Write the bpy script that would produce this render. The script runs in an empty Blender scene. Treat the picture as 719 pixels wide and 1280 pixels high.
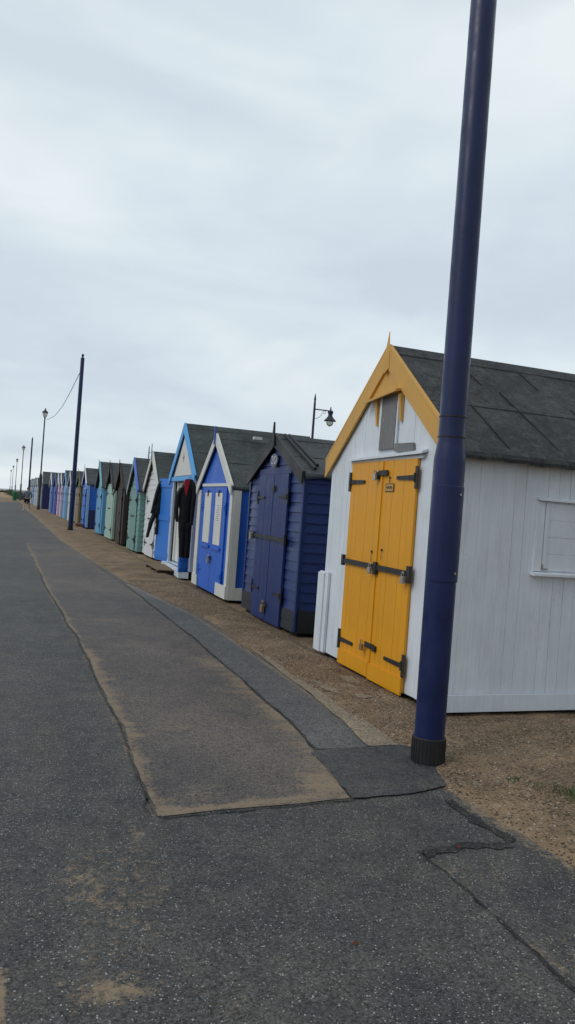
# scene: beach huts on a promenade
import bpy, bmesh, math, random
from mathutils import Vector, Matrix, noise
random.seed(7)
R_ = math.radians
sc = bpy.context.scene
col = sc.collection

# ------------------------------------------------------------------ camera
cd = bpy.data.cameras.new('camera'); cam = bpy.data.objects.new('camera', cd); col.objects.link(cam)
sc.camera = cam
cd.sensor_fit = 'VERTICAL'; cd.sensor_height = 36.0; cd.lens = 965.0 / 1280 * 36
cd.clip_start = 0.05; cd.clip_end = 8000
F = Vector((0.33810717, 0.94110015, -0.00374953)); RI = Vector((0.93867224, -0.33694311, 0.07323768)); UP = RI.cross(F)
m = Matrix((RI, UP, -F)).transposed().to_4x4(); m.translation = Vector((0, 0, 1.56)); cam.matrix_world = m
sc.render.resolution_x = 575; sc.render.resolution_y = 1024

# ------------------------------------------------------------------ world
SUN_EL, SUN_AZ = R_(42), R_(-100)      # azimuth of the sun from +Y, clockwise; light comes from the sea side, left
w = bpy.data.worlds.new('World'); sc.world = w; w.use_nodes = True
nt = w.node_tree; N = nt.nodes; L = nt.links
for n in list(N): N.remove(n)
out = N.new('ShaderNodeOutputWorld'); bg = N.new('ShaderNodeBackground'); bg.inputs[1].default_value = 0.1
sky = N.new('ShaderNodeTexSky'); sky.sky_type = 'NISHITA'; sky.sun_disc = False
sky.sun_elevation = SUN_EL; sky.sun_rotation = SUN_AZ
tc = N.new('ShaderNodeTexCoord'); sep = N.new('ShaderNodeSeparateXYZ'); L.new(tc.outputs['Generated'], sep.inputs[0])
def wm(op, a, b=None, c=None):
    n = N.new('ShaderNodeMath'); n.operation = op
    for i, v in enumerate((a, b, c)):
        if v is None: continue
        if isinstance(v, (int, float)): n.inputs[i].default_value = v
        else: L.new(v, n.inputs[i])
    return n.outputs[0]
zz = wm('ADD', wm('MAXIMUM', sep.outputs[2], 0.0), 0.22)
cx = wm('DIVIDE', sep.outputs[0], zz); cy = wm('DIVIDE', sep.outputs[1], zz)
cmb = N.new('ShaderNodeCombineXYZ'); L.new(cx, cmb.inputs[0]); L.new(cy, cmb.inputs[1]); cmb.inputs[2].default_value = 3.1
n1 = N.new('ShaderNodeTexNoise'); n1.inputs['Scale'].default_value = 1.0; n1.inputs['Detail'].default_value = 6; n1.inputs['Roughness'].default_value = 0.52; n1.inputs['Distortion'].default_value = 0.15
L.new(cmb.outputs[0], n1.inputs['Vector'])
r1 = N.new('ShaderNodeValToRGB'); L.new(n1.outputs['Fac'], r1.inputs[0])
e = r1.color_ramp.elements
e[0].position = 0.36; e[0].color = (4.9, 5.55, 6.2, 1)
e[1].position = 0.62; e[1].color = (6.6, 7.15, 7.3, 1)
k = e.new(0.47); k.color = (5.7, 6.4, 6.85, 1)
# low bank of greyer cloud towards the horizon
cmb2 = N.new('ShaderNodeCombineXYZ'); L.new(wm('MULTIPLY', sep.outputs[0], 2.2), cmb2.inputs[0]); L.new(wm('MULTIPLY', sep.outputs[1], 2.2), cmb2.inputs[1]); L.new(wm('MULTIPLY', sep.outputs[2], 7.0), cmb2.inputs[2])
n2 = N.new('ShaderNodeTexNoise'); n2.inputs['Scale'].default_value = 0.9; n2.inputs['Detail'].default_value = 4; L.new(cmb2.outputs[0], n2.inputs['Vector']); n2.inputs['Distortion'].default_value = 0.6
r2 = N.new('ShaderNodeMapRange'); L.new(n2.outputs['Fac'], r2.inputs[0]); r2.inputs[1].default_value = 0.42; r2.inputs[2].default_value = 0.62; r2.inputs[3].default_value = 0.0; r2.inputs[4].default_value = 0.65
mx = N.new('ShaderNodeMixRGB'); L.new(r2.outputs[0], mx.inputs[0]); L.new(r1.outputs[0], mx.inputs[1]); mx.inputs[2].default_value = (4.75, 5.4, 6.05, 1)
mx2 = N.new('ShaderNodeMixRGB'); mx2.inputs[0].default_value = 0.93; L.new(sky.outputs[0], mx2.inputs[1]); L.new(mx.outputs[0], mx2.inputs[2])
bf = N.new('ShaderNodeMapRange'); bf.interpolation_type = 'SMOOTHSTEP'; L.new(wm('SUBTRACT', wm('MULTIPLY', sep.outputs[1], 0.85), wm('MULTIPLY', sep.outputs[0], 0.45)), bf.inputs[0])   # added gradient: unseen sky inland and behind dimmed for darker walls, brighter ahead
bf.inputs[1].default_value = -0.8; bf.inputs[2].default_value = 0.35; bf.inputs[3].default_value = 0.68; bf.inputs[4].default_value = 1.12
mx3 = N.new('ShaderNodeMixRGB'); mx3.blend_type = 'MULTIPLY'; mx3.inputs[0].default_value = 1.0; L.new(mx2.outputs[0], mx3.inputs[1]); L.new(bf.outputs[0], mx3.inputs[2])
L.new(mx3.outputs[0], bg.inputs[0]); L.new(bg.outputs[0], out.inputs[0])

# ------------------------------------------------------------------ sun
sd = bpy.data.lights.new('sun', 'SUN'); sd.energy = 0.7; sd.angle = R_(25); sd.color = (1.0, 0.96, 0.9)
so = bpy.data.objects.new('sun', sd); col.objects.link(so)
sdir = Vector((math.sin(SUN_AZ) * math.cos(SUN_EL), math.cos(SUN_AZ) * math.cos(SUN_EL), math.sin(SUN_EL)))
so.rotation_euler = sdir.to_track_quat('Z', 'Y').to_euler()
sc.view_settings.view_transform = 'Standard'; sc.view_settings.look = 'None'
sc.view_settings.exposure = 0.2; sc.view_settings.gamma = 1.0; sc.view_settings.use_curve_mapping = False

# ------------------------------------------------------------------ materials
def mat(name):
    m = bpy.data.materials.new(name); m.use_nodes = True
    for n in list(m.node_tree.nodes): m.node_tree.nodes.remove(n)
    return m
class G:
    def __init__(s, m):
        s.t = m.node_tree; s.out = s.n('ShaderNodeOutputMaterial'); s.b = s.n('ShaderNodeBsdfPrincipled'); s.l(s.b.outputs[0], s.out.inputs[0])
        s.tc = s.n('ShaderNodeTexCoord')
    def n(s, k): return s.t.nodes.new(k)
    def l(s, a, b): s.t.links.new(a, b)
    def put(s, v, i):
        if isinstance(v, (int, float)): i.default_value = v
        elif isinstance(v, tuple): i.default_value = v if len(v) == 4 or i.type == 'VECTOR' else (*v, 1)
        else: s.l(v, i)
    def math(s, op, a, b=0.0, c=0.0, clamp=False):
        n = s.n('ShaderNodeMath'); n.operation = op; n.use_clamp = clamp
        s.put(a, n.inputs[0]); s.put(b, n.inputs[1]); s.put(c, n.inputs[2]); return n.outputs[0]
    def mix(s, f, a, b, mode='MIX'):
        n = s.n('ShaderNodeMixRGB'); n.blend_type = mode; s.put(f, n.inputs[0]); s.put(a, n.inputs[1]); s.put(b, n.inputs[2]); return n.outputs[0]
    def map(s, sc_=(1, 1, 1), loc=(0, 0, 0), src='Object'):
        n = s.n('ShaderNodeMapping'); s.l(s.tc.outputs[src], n.inputs[0]); n.inputs['Scale'].default_value = sc_; n.inputs['Location'].default_value = loc; return n.outputs[0]
    def noise(s, vec, scale, detail=3, rough=.5, dist=0):
        n = s.n('ShaderNodeTexNoise'); s.l(vec, n.inputs['Vector']); n.inputs['Scale'].default_value = scale; n.inputs['Detail'].default_value = detail
        n.inputs['Roughness'].default_value = rough; n.inputs['Distortion'].default_value = dist; return n.outputs['Fac']
    def vor(s, vec, scale, feat='F1'):
        n = s.n('ShaderNodeTexVoronoi'); n.feature = feat; s.l(vec, n.inputs['Vector']); n.inputs['Scale'].default_value = scale; return n
    def rng(s, v, a, b, c=0.0, d=1.0, smooth=False):
        n = s.n('ShaderNodeMapRange'); s.put(v, n.inputs[0]); n.inputs[1].default_value = a; n.inputs[2].default_value = b; n.inputs[3].default_value = c; n.inputs[4].default_value = d
        if smooth: n.interpolation_type = 'SMOOTHSTEP'
        return n.outputs[0]
    def bump(s, h, st, d=.01, prev=None):
        n = s.n('ShaderNodeBump'); s.put(h, n.inputs['Height']); n.inputs['Strength'].default_value = st; n.inputs['Distance'].default_value = d
        if prev is not None: s.l(prev, n.inputs['Normal'])
        return n.outputs[0]
    def fin(s, c, rough=.6, nrm=None, metal=0.0, spec=.5):
        s.put(c, s.b.inputs['Base Color']); s.put(rough, s.b.inputs['Roughness']); s.put(metal, s.b.inputs['Metallic']); s.b.inputs['Specular IOR Level'].default_value = spec
        if nrm is not None: s.l(nrm, s.b.inputs['Normal'])
_paint = {}
def paint(name, c, rough=.55, var=.16, dirt=.25, dirtcol=(.16, .13, .09), wear=0.0, wearcol=(.3, .27, .22), grain='z', spec=.35):
    if name in _paint: return _paint[name]
    m = mat(name); g = G(m)
    v = g.map(); sv = g.map({'z': (9, 9, .7), 'h': (.7, .7, 9)}[grain])
    a = g.noise(v, 2.3, 4, .6); b = g.noise(sv, 5, 4, .65)
    f = g.math('ADD', g.math('MULTIPLY', a, .5), g.math('MULTIPLY', b, .5))
    br = g.rng(f, .3, .7, 1 - var, 1 + var * .7)
    cc = g.mix(1.0, c, br, 'MULTIPLY')
    d = g.rng(g.noise(g.map((6, 6, 1.2), (3, 1, 7)), 1.6, 6, .7), .52, .78, 0, dirt)
    cc = g.mix(d, cc, dirtcol)
    if wear > 0:
        wv = g.rng(g.noise(g.map((1, 1, .35) if grain == 'z' else (.4, .4, 1), (5, 2, 1)), 22, 6, .75), .72 - wear * .25, .76 - wear * .25)
        cc = g.mix(wv, cc, wearcol)
    nb = g.bump(b, .25, .004); nb = g.bump(g.noise(v, 60, 3), .12, .002, nb)
    g.fin(cc, g.rng(a, .3, .7, rough - .1, rough + .12), nb, spec=spec); _paint[name] = m; return m
def metal(name, c, rough=.45, rust=.2, met=0.0, spec=.5):
    m = mat(name); g = G(m); v = g.map()
    f = g.rng(g.noise(v, 14, 5, .7), .5, .75, 0, rust)
    cc = g.mix(f, c, (.09, .05, .03)); cc = g.mix(1.0, cc, g.rng(g.noise(v, 3, 3), .3, .7, .8, 1.2), 'MULTIPLY')
    g.fin(cc, g.rng(g.noise(v, 9, 3), .3, .7, rough - .1, rough + .15), g.bump(g.noise(v, 40, 3), .1, .002), met, spec); return m
def felt(name, c=(.062, .066, .072), lichen=.35):
    m = mat(name); g = G(m); v = g.map()
    a = g.noise(v, 1.6, 5, .65); b = g.noise(v, 9, 6, .75); gr = g.noise(v, 160, 2, .6)
    cc = g.mix(g.rng(a, .35, .7), (c[0] * .72, c[1] * .72, c[2] * .74), (c[0] * 1.35, c[1] * 1.35, c[2] * 1.3))
    cc = g.mix(g.rng(b, .50, .60, 0, lichen), cc, (c[0] * 2.3, c[1] * 2.3, c[2] * 2.0))
    cc = g.mix(g.rng(g.noise(g.map((1, 1, 1), (9, 3, 2)), 14, 5, .8), .53, .60, 0, min(.9, lichen * 1.8)), cc, (.022, .022, .021))
    cc = g.mix(1.0, cc, g.rng(gr, .3, .7, .65, 1.35), 'MULTIPLY')
    g.fin(cc, .88, g.bump(b, .5, .012, g.bump(gr, .6, .004)), spec=.25); return m
def simple(name, c, rough=.7, spec=.3, sc_=20, var=.2):
    m = mat(name); g = G(m); v = g.map()
    f = g.noise(v, sc_, 4, .6)
    g.fin(g.mix(1.0, c, g.rng(f, .3, .7, 1 - var, 1 + var), 'MULTIPLY'), rough, g.bump(f, .2, .004), spec=spec); return m

WHITE = paint('white_paint', (.70, .745, .80), .5, .13, .30, (.38, .37, .36), wear=.2, wearcol=(.45, .45, .45))
WHITE_SIDE = WHITE
YELLOW = paint('yellow_paint', (.74, .33, .013), .42, .1, .12, (.35, .17, .03), wear=.1, wearcol=(.5, .3, .1))
YELLOW2 = paint('faded_yellow_paint', (.64, .36, .09), .6, .12, .2, (.4, .26, .1), wear=.2, wearcol=(.5, .38, .2))
NAVY = paint('navy_board_paint', (.019, .038, .145), .42, .12, .12, (.05, .05, .09), grain='h')
NAVYD = paint('navy_door_paint', (.016, .034, .14), .45, .12, .12, (.05, .05, .09))
BLACKP = paint('black_paint', (.02, .022, .027), .5, .25, .2, (.06, .055, .05))
BLUE = paint('bright_blue_paint', (.025, .13, .58), .45, .09, .1, (.03, .08, .25))
CREAM = paint('cream_paint', (.66, .66, .62), .55, .1, .22, (.3, .27, .2))
LBLUE = paint('light_blue_paint', (.10, .40, .80), .5, .1, .15, (.1, .2, .35), wear=.15, wearcol=(.4, .5, .6))
MBLUE = paint('mid_blue_paint', (.035, .20, .66), .45, .1, .1, (.03, .1, .3))
GREEN = paint('sage_green_paint', (.17, .32, .30), .55, .12, .2, (.1, .13, .1), grain='h')
BROWN = paint('dark_brown_stain', (.045, .033, .03), .65, .3, .2, (.09, .07, .05))
PGREEN = paint('pale_green_paint', (.34, .50, .43), .55, .1, .2, (.2, .22, .16))
SKYB = paint('sky_blue_paint', (.13, .36, .62), .5, .1, .15, (.1, .16, .25))
TURQ = paint('turquoise_paint', (.22, .50, .60), .5, .1, .15, (.1, .16, .2))
OLIVE = paint('olive_paint', (.10, .13, .06), .6, .2, .2, grain='z')
OCHRE = paint('ochre_paint', (.26, .15, .07), .6, .2, .2)
PGREY = paint('pale_grey_paint', (.50, .56, .58), .55, .1, .2, grain='h')
PALEB = paint('pale_blue_paint', (.25, .42, .68), .5, .1, .15)
LAV = paint('lavender_paint', (.50, .50, .66), .5, .1, .15)
PINK = paint('pink_paint', (.68, .45, .58), .5, .1, .15)
VIOLB = paint('violet_blue_paint', (.06, .10, .42), .5, .1, .15)
DUSTB = paint('dusty_blue_paint', (.12, .22, .50), .5, .1, .15)
DNAVY = paint('dark_navy_paint', (.018, .025, .10), .5, .1, .15, (.03, .03, .05))
FELT_A = felt('mineral_felt_dark', (.056, .060, .064), .34)
FELT_B = felt('mineral_felt_grey', (.075, .082, .09), .2)
FELT_C = felt('mineral_felt_green_grey', (.066, .076, .078), .18)
IRON = metal('black_iron', (.018, .019, .021), .5, .15)
ZINC = metal('zinc_metal', (.42, .40, .36), .4, .35, .6)
BRASS = metal('aged_brass', (.38, .27, .12), .4, .3, .6)
POLE = metal('navy_gloss_pole', (.008, .017, .080), .34, .0, 0.0, .4)
POLEK = metal('black_pole', (.014, .017, .03), .4, .1, 0.0, .5)
SLEEVE = metal('black_sleeve', (.012, .012, .013), .55, .1)
OLDWOOD = paint('weathered_grey_wood', (.20, .20, .20), .8, .3, .3, (.1, .09, .08), wear=.5, wearcol=(.34, .34, .33))
PALLET = paint('pallet_wood', (.20, .14, .085), .8, .3, .3, (.08, .06, .04), grain='h')
BRICKP = paint('red_brown_wood', (.22, .09, .07), .7, .3, .3)
DARKGAP = simple('dark_timber_base', (.03, .026, .022), .9)
NEOP = simple('black_neoprene', (.008, .008, .010), .55, .3, 8, .3)
REDL = simple('red_lining', (.38, .015, .04), .7)
SKIN = simple('skin', (.50, .33, .25), .6)
JACKET = simple('grey_jacket_cloth', (.16, .18, .22), .85)
SHORTS = simple('black_shorts_cloth', (.012, .012, .015), .8)
HAIR = simple('grey_brown_hair', (.13, .11, .10), .8)
SHOE = simple('white_shoe', (.65, .65, .65), .6)
GREENBIN = simple('green_plastic', (.02, .13, .055), .5)
LEAF = simple('shrub_leaf', (.035, .075, .03), .7, .3, 1.5, .5)
GRASS = simple('grass_blade', (.05, .10, .025), .7, .3, 30, .4)
CORD = simple('cable_rubber', (.03, .03, .035), .6)
INSIDE = paint('interior_white', (.55, .55, .50), .7, .1, .15)
GLASSM = mat('lamp_glass'); g = G(GLASSM); g.fin((.75, .76, .7), .15, spec=.6); g.b.inputs['Transmission Weight'].default_value = .55
def blank(): pass

# ------------------------------------------------------------------ mesh builder
class M:
    def __init__(s): s.v = []; s.f = []
    def add(s, vs, fs):
        o = len(s.v); s.v += [tuple(p) for p in vs]; s.f += [tuple(o + i for i in f) for f in fs]
    def prism(s, poly, vec):
        n = len(poly); vec = Vector(vec); a = [Vector(p) for p in poly]; b = [p + vec for p in a]
        s.add(a + b, [tuple(range(n))[::-1], tuple(range(n, 2 * n))] + [(i, (i + 1) % n, n + (i + 1) % n, n + i) for i in range(n)])
    def box(s, x0, x1, y0, y1, z0, z1):
        s.prism([(x0, y0, z0), (x1, y0, z0), (x1, y1, z0), (x0, y1, z0)], (0, 0, z1 - z0))
    def bar(s, p0, p1, wv, hv):
        """box along p0->p1 with half vectors wv, hv"""
        p0 = Vector(p0); wv = Vector(wv); hv = Vector(hv)
        s.prism([p0 - wv - hv, p0 + wv - hv, p0 + wv + hv, p0 - wv + hv], Vector(p1) - p0)
    def loft(s, rings, cap=True):
        n = len(rings[0]); o = []; vs = []; fs = []
        for r in rings: vs += r
        for k in range(len(rings) - 1):
            for i in range(n):
                a = k * n + i; b = k * n + (i + 1) % n; fs.append((a, b, b + n, a + n))
        if cap: fs.append(tuple(range(n))[::-1]); fs.append(tuple(range((len(rings) - 1) * n, len(rings) * n)))
        s.add(vs, fs)
    def tube(s, p0, p1, r0, r1=None, n=16):
        s.path([p0, p1], [r0, r0 if r1 is None else r1], n)
    def path(s, pts, rad, n=10):
        pts = [Vector(p) for p in pts]; rings = []
        if not isinstance(rad, (list, tuple)): rad = [rad] * len(pts)
        for i, p in enumerate(pts):
            d = (pts[min(i + 1, len(pts) - 1)] - pts[max(i - 1, 0)]).normalized()
            u = d.cross(Vector((0, 0, 1))) if abs(d.z) < .95 else d.cross(Vector((0, 1, 0)))
            u.normalize(); v = d.cross(u)
            rings.append([p + (u * math.cos(2 * math.pi * k / n) + v * math.sin(2 * math.pi * k / n)) * rad[i] for k in range(n)])
        s.loft(rings)
    def lathe(s, c, prof, n=24):
        c = Vector(c)
        s.loft([[c + Vector((r * math.cos(2 * math.pi * k / n), r * math.sin(2 * math.pi * k / n), z)) for k in range(n)] for r, z in prof])
    def ell(s, c, rx, ry, n=12):
        return [Vector(c) + Vector((rx * math.cos(2 * math.pi * k / n), ry * math.sin(2 * math.pi * k / n), 0)) for k in range(n)]
    def build(s, name, mt, parent=None, smooth=False, bevel=0.0, world=True):
        me = bpy.data.meshes.new(name); off = Vector(parent.get('_o', (0, 0, 0))) if parent else Vector()
        bm = bmesh.new(); vs = [bm.verts.new(Vector(p) - off) for p in s.v]
        for f in s.f:
            try: bm.faces.new([vs[i] for i in f])
            except ValueError: pass
        bmesh.ops.recalc_face_normals(bm, faces=bm.faces)
        if bevel > 0:
            bmesh.ops.bevel(bm, geom=[e_ for e_ in bm.edges if len(e_.link_faces) == 2 and e_.calc_face_angle(0) > .6], offset=bevel, segments=1, affect='EDGES', clamp_overlap=True)
        for f in bm.faces: f.smooth = smooth
        bm.to_mesh(me); bm.free(); me.materials.append(mt)
        o = bpy.data.objects.new(name, me); col.objects.link(o)
        if parent: o.parent = parent; o['_o'] = parent.get('_o', (0, 0, 0))
        if smooth:
            try: me.set_sharp_from_angle(angle=R_(38))
            except Exception: pass
        return o
def build_each(self, name, mt, parent=None):
    """one object per separate piece"""
    n = len(self.v); par = list(range(n))
    def fd(i):
        while par[i] != i: par[i] = par[par[i]]; i = par[i]
        return i
    for f in self.f:
        for q in f[1:]: par[fd(f[0])] = fd(q)
    grp = {}
    for i in range(n): grp.setdefault(fd(i), []).append(i)
    res = []
    for ids in grp.values():
        mp = {i: k for k, i in enumerate(ids)}; mm = M(); mm.v = [self.v[i] for i in ids]; mm.f = [tuple(mp[i] for i in f) for f in self.f if f[0] in mp]; res.append(mm.build(name, mt, parent))
    return res
M.build_each = build_each
def tag(o, label, cat, group=None, kind=None):
    if label: o['label'] = label
    if cat: o['category'] = cat
    if group: o['group'] = group
    if kind: o['kind'] = kind
    return o
def thing(name, loc, label, cat, group=None):
    o = bpy.data.objects.new(name, None); o.location = loc; o.empty_display_size = .2; col.objects.link(o); o['_o'] = tuple(loc)
    return tag(o, label, cat, group)
def copy_tree(o, parent=None):
    c = o.copy(); col.objects.link(c); c.parent = parent
    for ch in list(o.children): copy_tree(ch, c)
    return c

# ------------------------------------------------------------------ ground
def smooth01(a, b, x):
    t = max(0., min(1., (x - a) / (b - a))); return t * t * (3 - 2 * t)
def lerp_tab(tab, x):
    if x <= tab[0][0]: return tab[0][1]
    for (a, va), (b, vb) in zip(tab, tab[1:]):
        if x <= b: return va + (vb - va) * (x - a) / (b - a)
    return tab[-1][1]
EDGE = [(-5, 2.52), (3.2, 2.5), (3.9, 2.47), (4.05, 2.47), (4.3, 2.56), (4.6, 2.60), (4.75, 2.56), (5.2, 2.52), (6, 2.53), (10, 2.52), (12.5, 2.3), (15, 2.1), (18, 1.95), (26, 1.66), (47, 1.52), (60, 1.3), (90, 1.25), (104, 1.1), (105, -40), (200, -40)]
def nz(x, y, s, k=0): return noise.noise(Vector((x * s, y * s, k)))
def xb(x, y):
    b = lerp_tab(EDGE, y) + .05 * nz(x, y, 1.7, 2) + .035 * nz(x, y, 6, 5) + (.12 * nz(x, y, .35, 8) if y > 8 else 0)
    return b
def end_y(x): return 94.6 + (x + 1.1) * 4.2
def gz(x, y):
    if y > 60 and y > end_y(x): return .03
    d = x - xb(x, y)
    z = -.035 + .06 * smooth01(-.12, .2, d)
    if d > .1: z += .008 * smooth01(.1, .3, d) + (.016 * nz(x, y, 2.2, 1) + .009 * nz(x, y, 7, 3)) * smooth01(.1, .5, d)
    if x > 3.1 and y > 4.9: z -= .065 * smooth01(3.1, 3.42, x) * smooth01(4.9, 5.4, y)
    if x < -7.5: z = -.05 - .12 * smooth01(-8, -20, x) * 0 - min(1.2, (-7.5 - x) * .04)
    return z
def spacing(lo, hi, segs):
    """segs: list of (upto, step)"""
    o = [lo]; 
    for up, st in segs:
        while o[-1] < up - 1e-6: o.append(min(up, o[-1] + st))
    return o
def grid(name, xs, ys, zf, mt, attr=None):
    me = bpy.data.meshes.new(name); vs = []; fs = []; nx = len(xs)
    for y in ys:
        for x in xs: vs.append((x, y, zf(x, y)))
    for j in range(len(ys) - 1):
        for i in range(nx - 1):
            a = j * nx + i; fs.append((a, a + 1, a + 1 + nx, a + nx))
    me.from_pydata(vs, [], fs); me.materials.append(mt)
    if attr:
        at = me.attributes.new('sand', 'FLOAT', 'POINT'); at.data.foreach_set('value', [attr(v[0], v[1]) for v in vs])
    for p in me.polygons: p.use_smooth = True
    o = bpy.data.objects.new(name, me); col.objects.link(o); o['kind'] = 'structure'; return o

# shingle / sand
def shingle_mat():
    m = mat('sandy_shingle'); g = G(m); v = g.map()
    peb = g.vor(v, 115); big = g.vor(g.map((1, 1, 1), (3.3, 1.7, 0)), 85)
    pc = g.n('ShaderNodeSeparateColor'); g.l(peb.outputs['Color'], pc.inputs[0])
    bc = g.n('ShaderNodeSeparateColor'); g.l(big.outputs['Color'], bc.inputs[0])
    r = g.n('ShaderNodeValToRGB'); g.l(pc.outputs[0], r.inputs[0]); e = r.color_ramp.elements
    e[0].position = 0; e[0].color = (.06, .04, .027, 1); e[1].position = 1; e[1].color = (.36, .30, .23, 1)
    for p, c in ((.3, (.14, .092, .056, 1)), (.55, (.215, .145, .09, 1)), (.85, (.29, .205, .13, 1))):
        k = e.new(p); k.color = c
    sandn = g.noise(v, 1.3, 6, .65); sandc = g.mix(g.noise(v, 260, 2), (.22, .15, .09), (.36, .26, .165))
    f = g.rng(sandn, .45, .62, 0.1, .85)
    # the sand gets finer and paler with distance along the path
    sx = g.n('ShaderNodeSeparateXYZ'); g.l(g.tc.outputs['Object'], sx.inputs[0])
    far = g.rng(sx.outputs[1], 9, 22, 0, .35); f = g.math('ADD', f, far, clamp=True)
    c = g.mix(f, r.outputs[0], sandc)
    c = g.mix(g.rng(bc.outputs[1], .95, .97), c, g.mix(g.rng(g.noise(v, 5, 2), .3, .7), (.24, .2, .16), (.42, .38, .33)))
    c = g.mix(g.rng(bc.outputs[2], .87, .9), c, (.07, .05, .04))
    c = g.mix(1.0, c, g.rng(g.noise(v, 3.3, 6, .75), .3, .7, .62, 1.25), 'MULTIPLY')
    h = g.math('MULTIPLY', g.math('SUBTRACT', 1.0, peb.outputs['Distance']), g.math('SUBTRACT', 1.0, g.math('MULTIPLY', f, .6)))
    nb = g.bump(h, .8, .012); nb = g.bump(g.noise(v, 18, 4, .7), .5, .03, nb)
    g.fin(c, .9, nb, spec=.15); return m
def beach_mat():
    m = mat('beach_sand'); g = G(m); v = g.map()
    c = g.mix(g.noise(v, .6, 6, .7), (.30, .20, .12), (.46, .34, .22)); c = g.mix(g.rng(g.noise(v, 40, 4, .8), .3, .7, 0, .4), c, (.15, .10, .07))
    g.fin(c, .95, g.bump(g.noise(v, 3, 6, .7), .6, .1), spec=.1); return m
def asphalt_mat(name, c0, c1, speck=(.42, .42, .40), amount=.80, sandlike=(.36, .27, .175), warm=0.0, streak=False):
    m = mat(name); g = G(m); v = g.map()
    at = g.n('ShaderNodeAttribute'); at.attribute_name = 'sand'; A = at.outputs['Fac']
    c = g.mix(g.rng(g.noise(v, .9, 5, .6), .35, .65), c0, c1)
    c = g.mix(g.rng(g.noise(v, 5.5, 5, .75), .35, .68, 0, .45), c, tuple(x * .62 for x in c0))
    c = g.mix(g.rng(g.noise(g.map((1, .6, 1), (7, 2, 0)), .55, 4, .6), .48, .66, 0, .55), c, tuple(x * 1.5 for x in (c1[0] * 1.06, c1[1] * 1.0, c1[2] * .92)))
    vo = g.vor(v, 120); sp = g.n('ShaderNodeSeparateColor'); g.l(vo.outputs['Color'], sp.inputs[0])
    dens = g.rng(g.noise(v, 2.1, 3), .3, .7, amount + .07, amount - .09)
    cell = g.math('GREATER_THAN', sp.outputs[0], dens)
    spot = g.math('LESS_THAN', vo.outputs['Distance'], g.rng(sp.outputs[1], 0, 1, .18, .48))
    vo2 = g.vor(g.map((1, 1, 1), (5, 5, 0)), 150); sp2 = g.n('ShaderNodeSeparateColor'); g.l(vo2.outputs['Color'], sp2.inputs[0])
    c = g.mix(1.0, c, g.rng(sp2.outputs[0], 0, 1, .3, 1.8), 'MULTIPLY')
    c = g.mix(1.0, c, g.rng(g.noise(v, 28, 5, .8), .35, .65, .68, 1.35), 'MULTIPLY')
    dust = g.rng(g.noise(v, 3.2, 6, .8), .45, .60, 0, 1); c = g.mix(g.math('MULTIPLY', dust, g.rng(g.noise(v, 75, 3, .8), .46, .62, 0, .62)), c, (.19, .165, .13))
    spc = g.mix(sp.outputs[2], tuple(x * .35 for x in speck), speck)
    c = g.mix(g.math('MULTIPLY', g.math('MULTIPLY', cell, spot), .85), c, spc)
    # sand
    sn = g.noise(v, 34, 6, .8)
    sn2 = g.noise(g.map((.45, 2.2, 1)) if streak else v, 4.0 if streak else 13.0, 6, .72)
    sn3 = g.noise(g.map((1, 1, 1), (4, 4, 4)), 130, 4, .8)
    base = g.math('ADD', A, g.math('MULTIPLY', g.math('SUBTRACT', sn2, .5), 2.0))
    base = g.math('ADD', base, g.math('MULTIPLY', g.math('SUBTRACT', sn, .5), 2.6))
    base = g.math('ADD', base, g.math('MULTIPLY', g.math('SUBTRACT', sn3, .5), 1.4))
    sm = g.rng(base, .55, .95, 0, .72 if streak else .8)
    sc_ = g.mix(g.noise(v, 120, 3, .7), tuple(x * .62 for x in sandlike), sandlike)
    c = g.mix(sm, c, sc_)
    h = g.math('ADD', sp2.outputs[0], g.math('MULTIPLY', sm, .6))
    nb = g.bump(h, .55, .004); nb = g.bump(g.noise(v, 9, 4, .6), .25, .012, nb)
    g.fin(c, g.rng(sm, 0, 1, .72, .95), nb, spec=.35); return m

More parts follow.
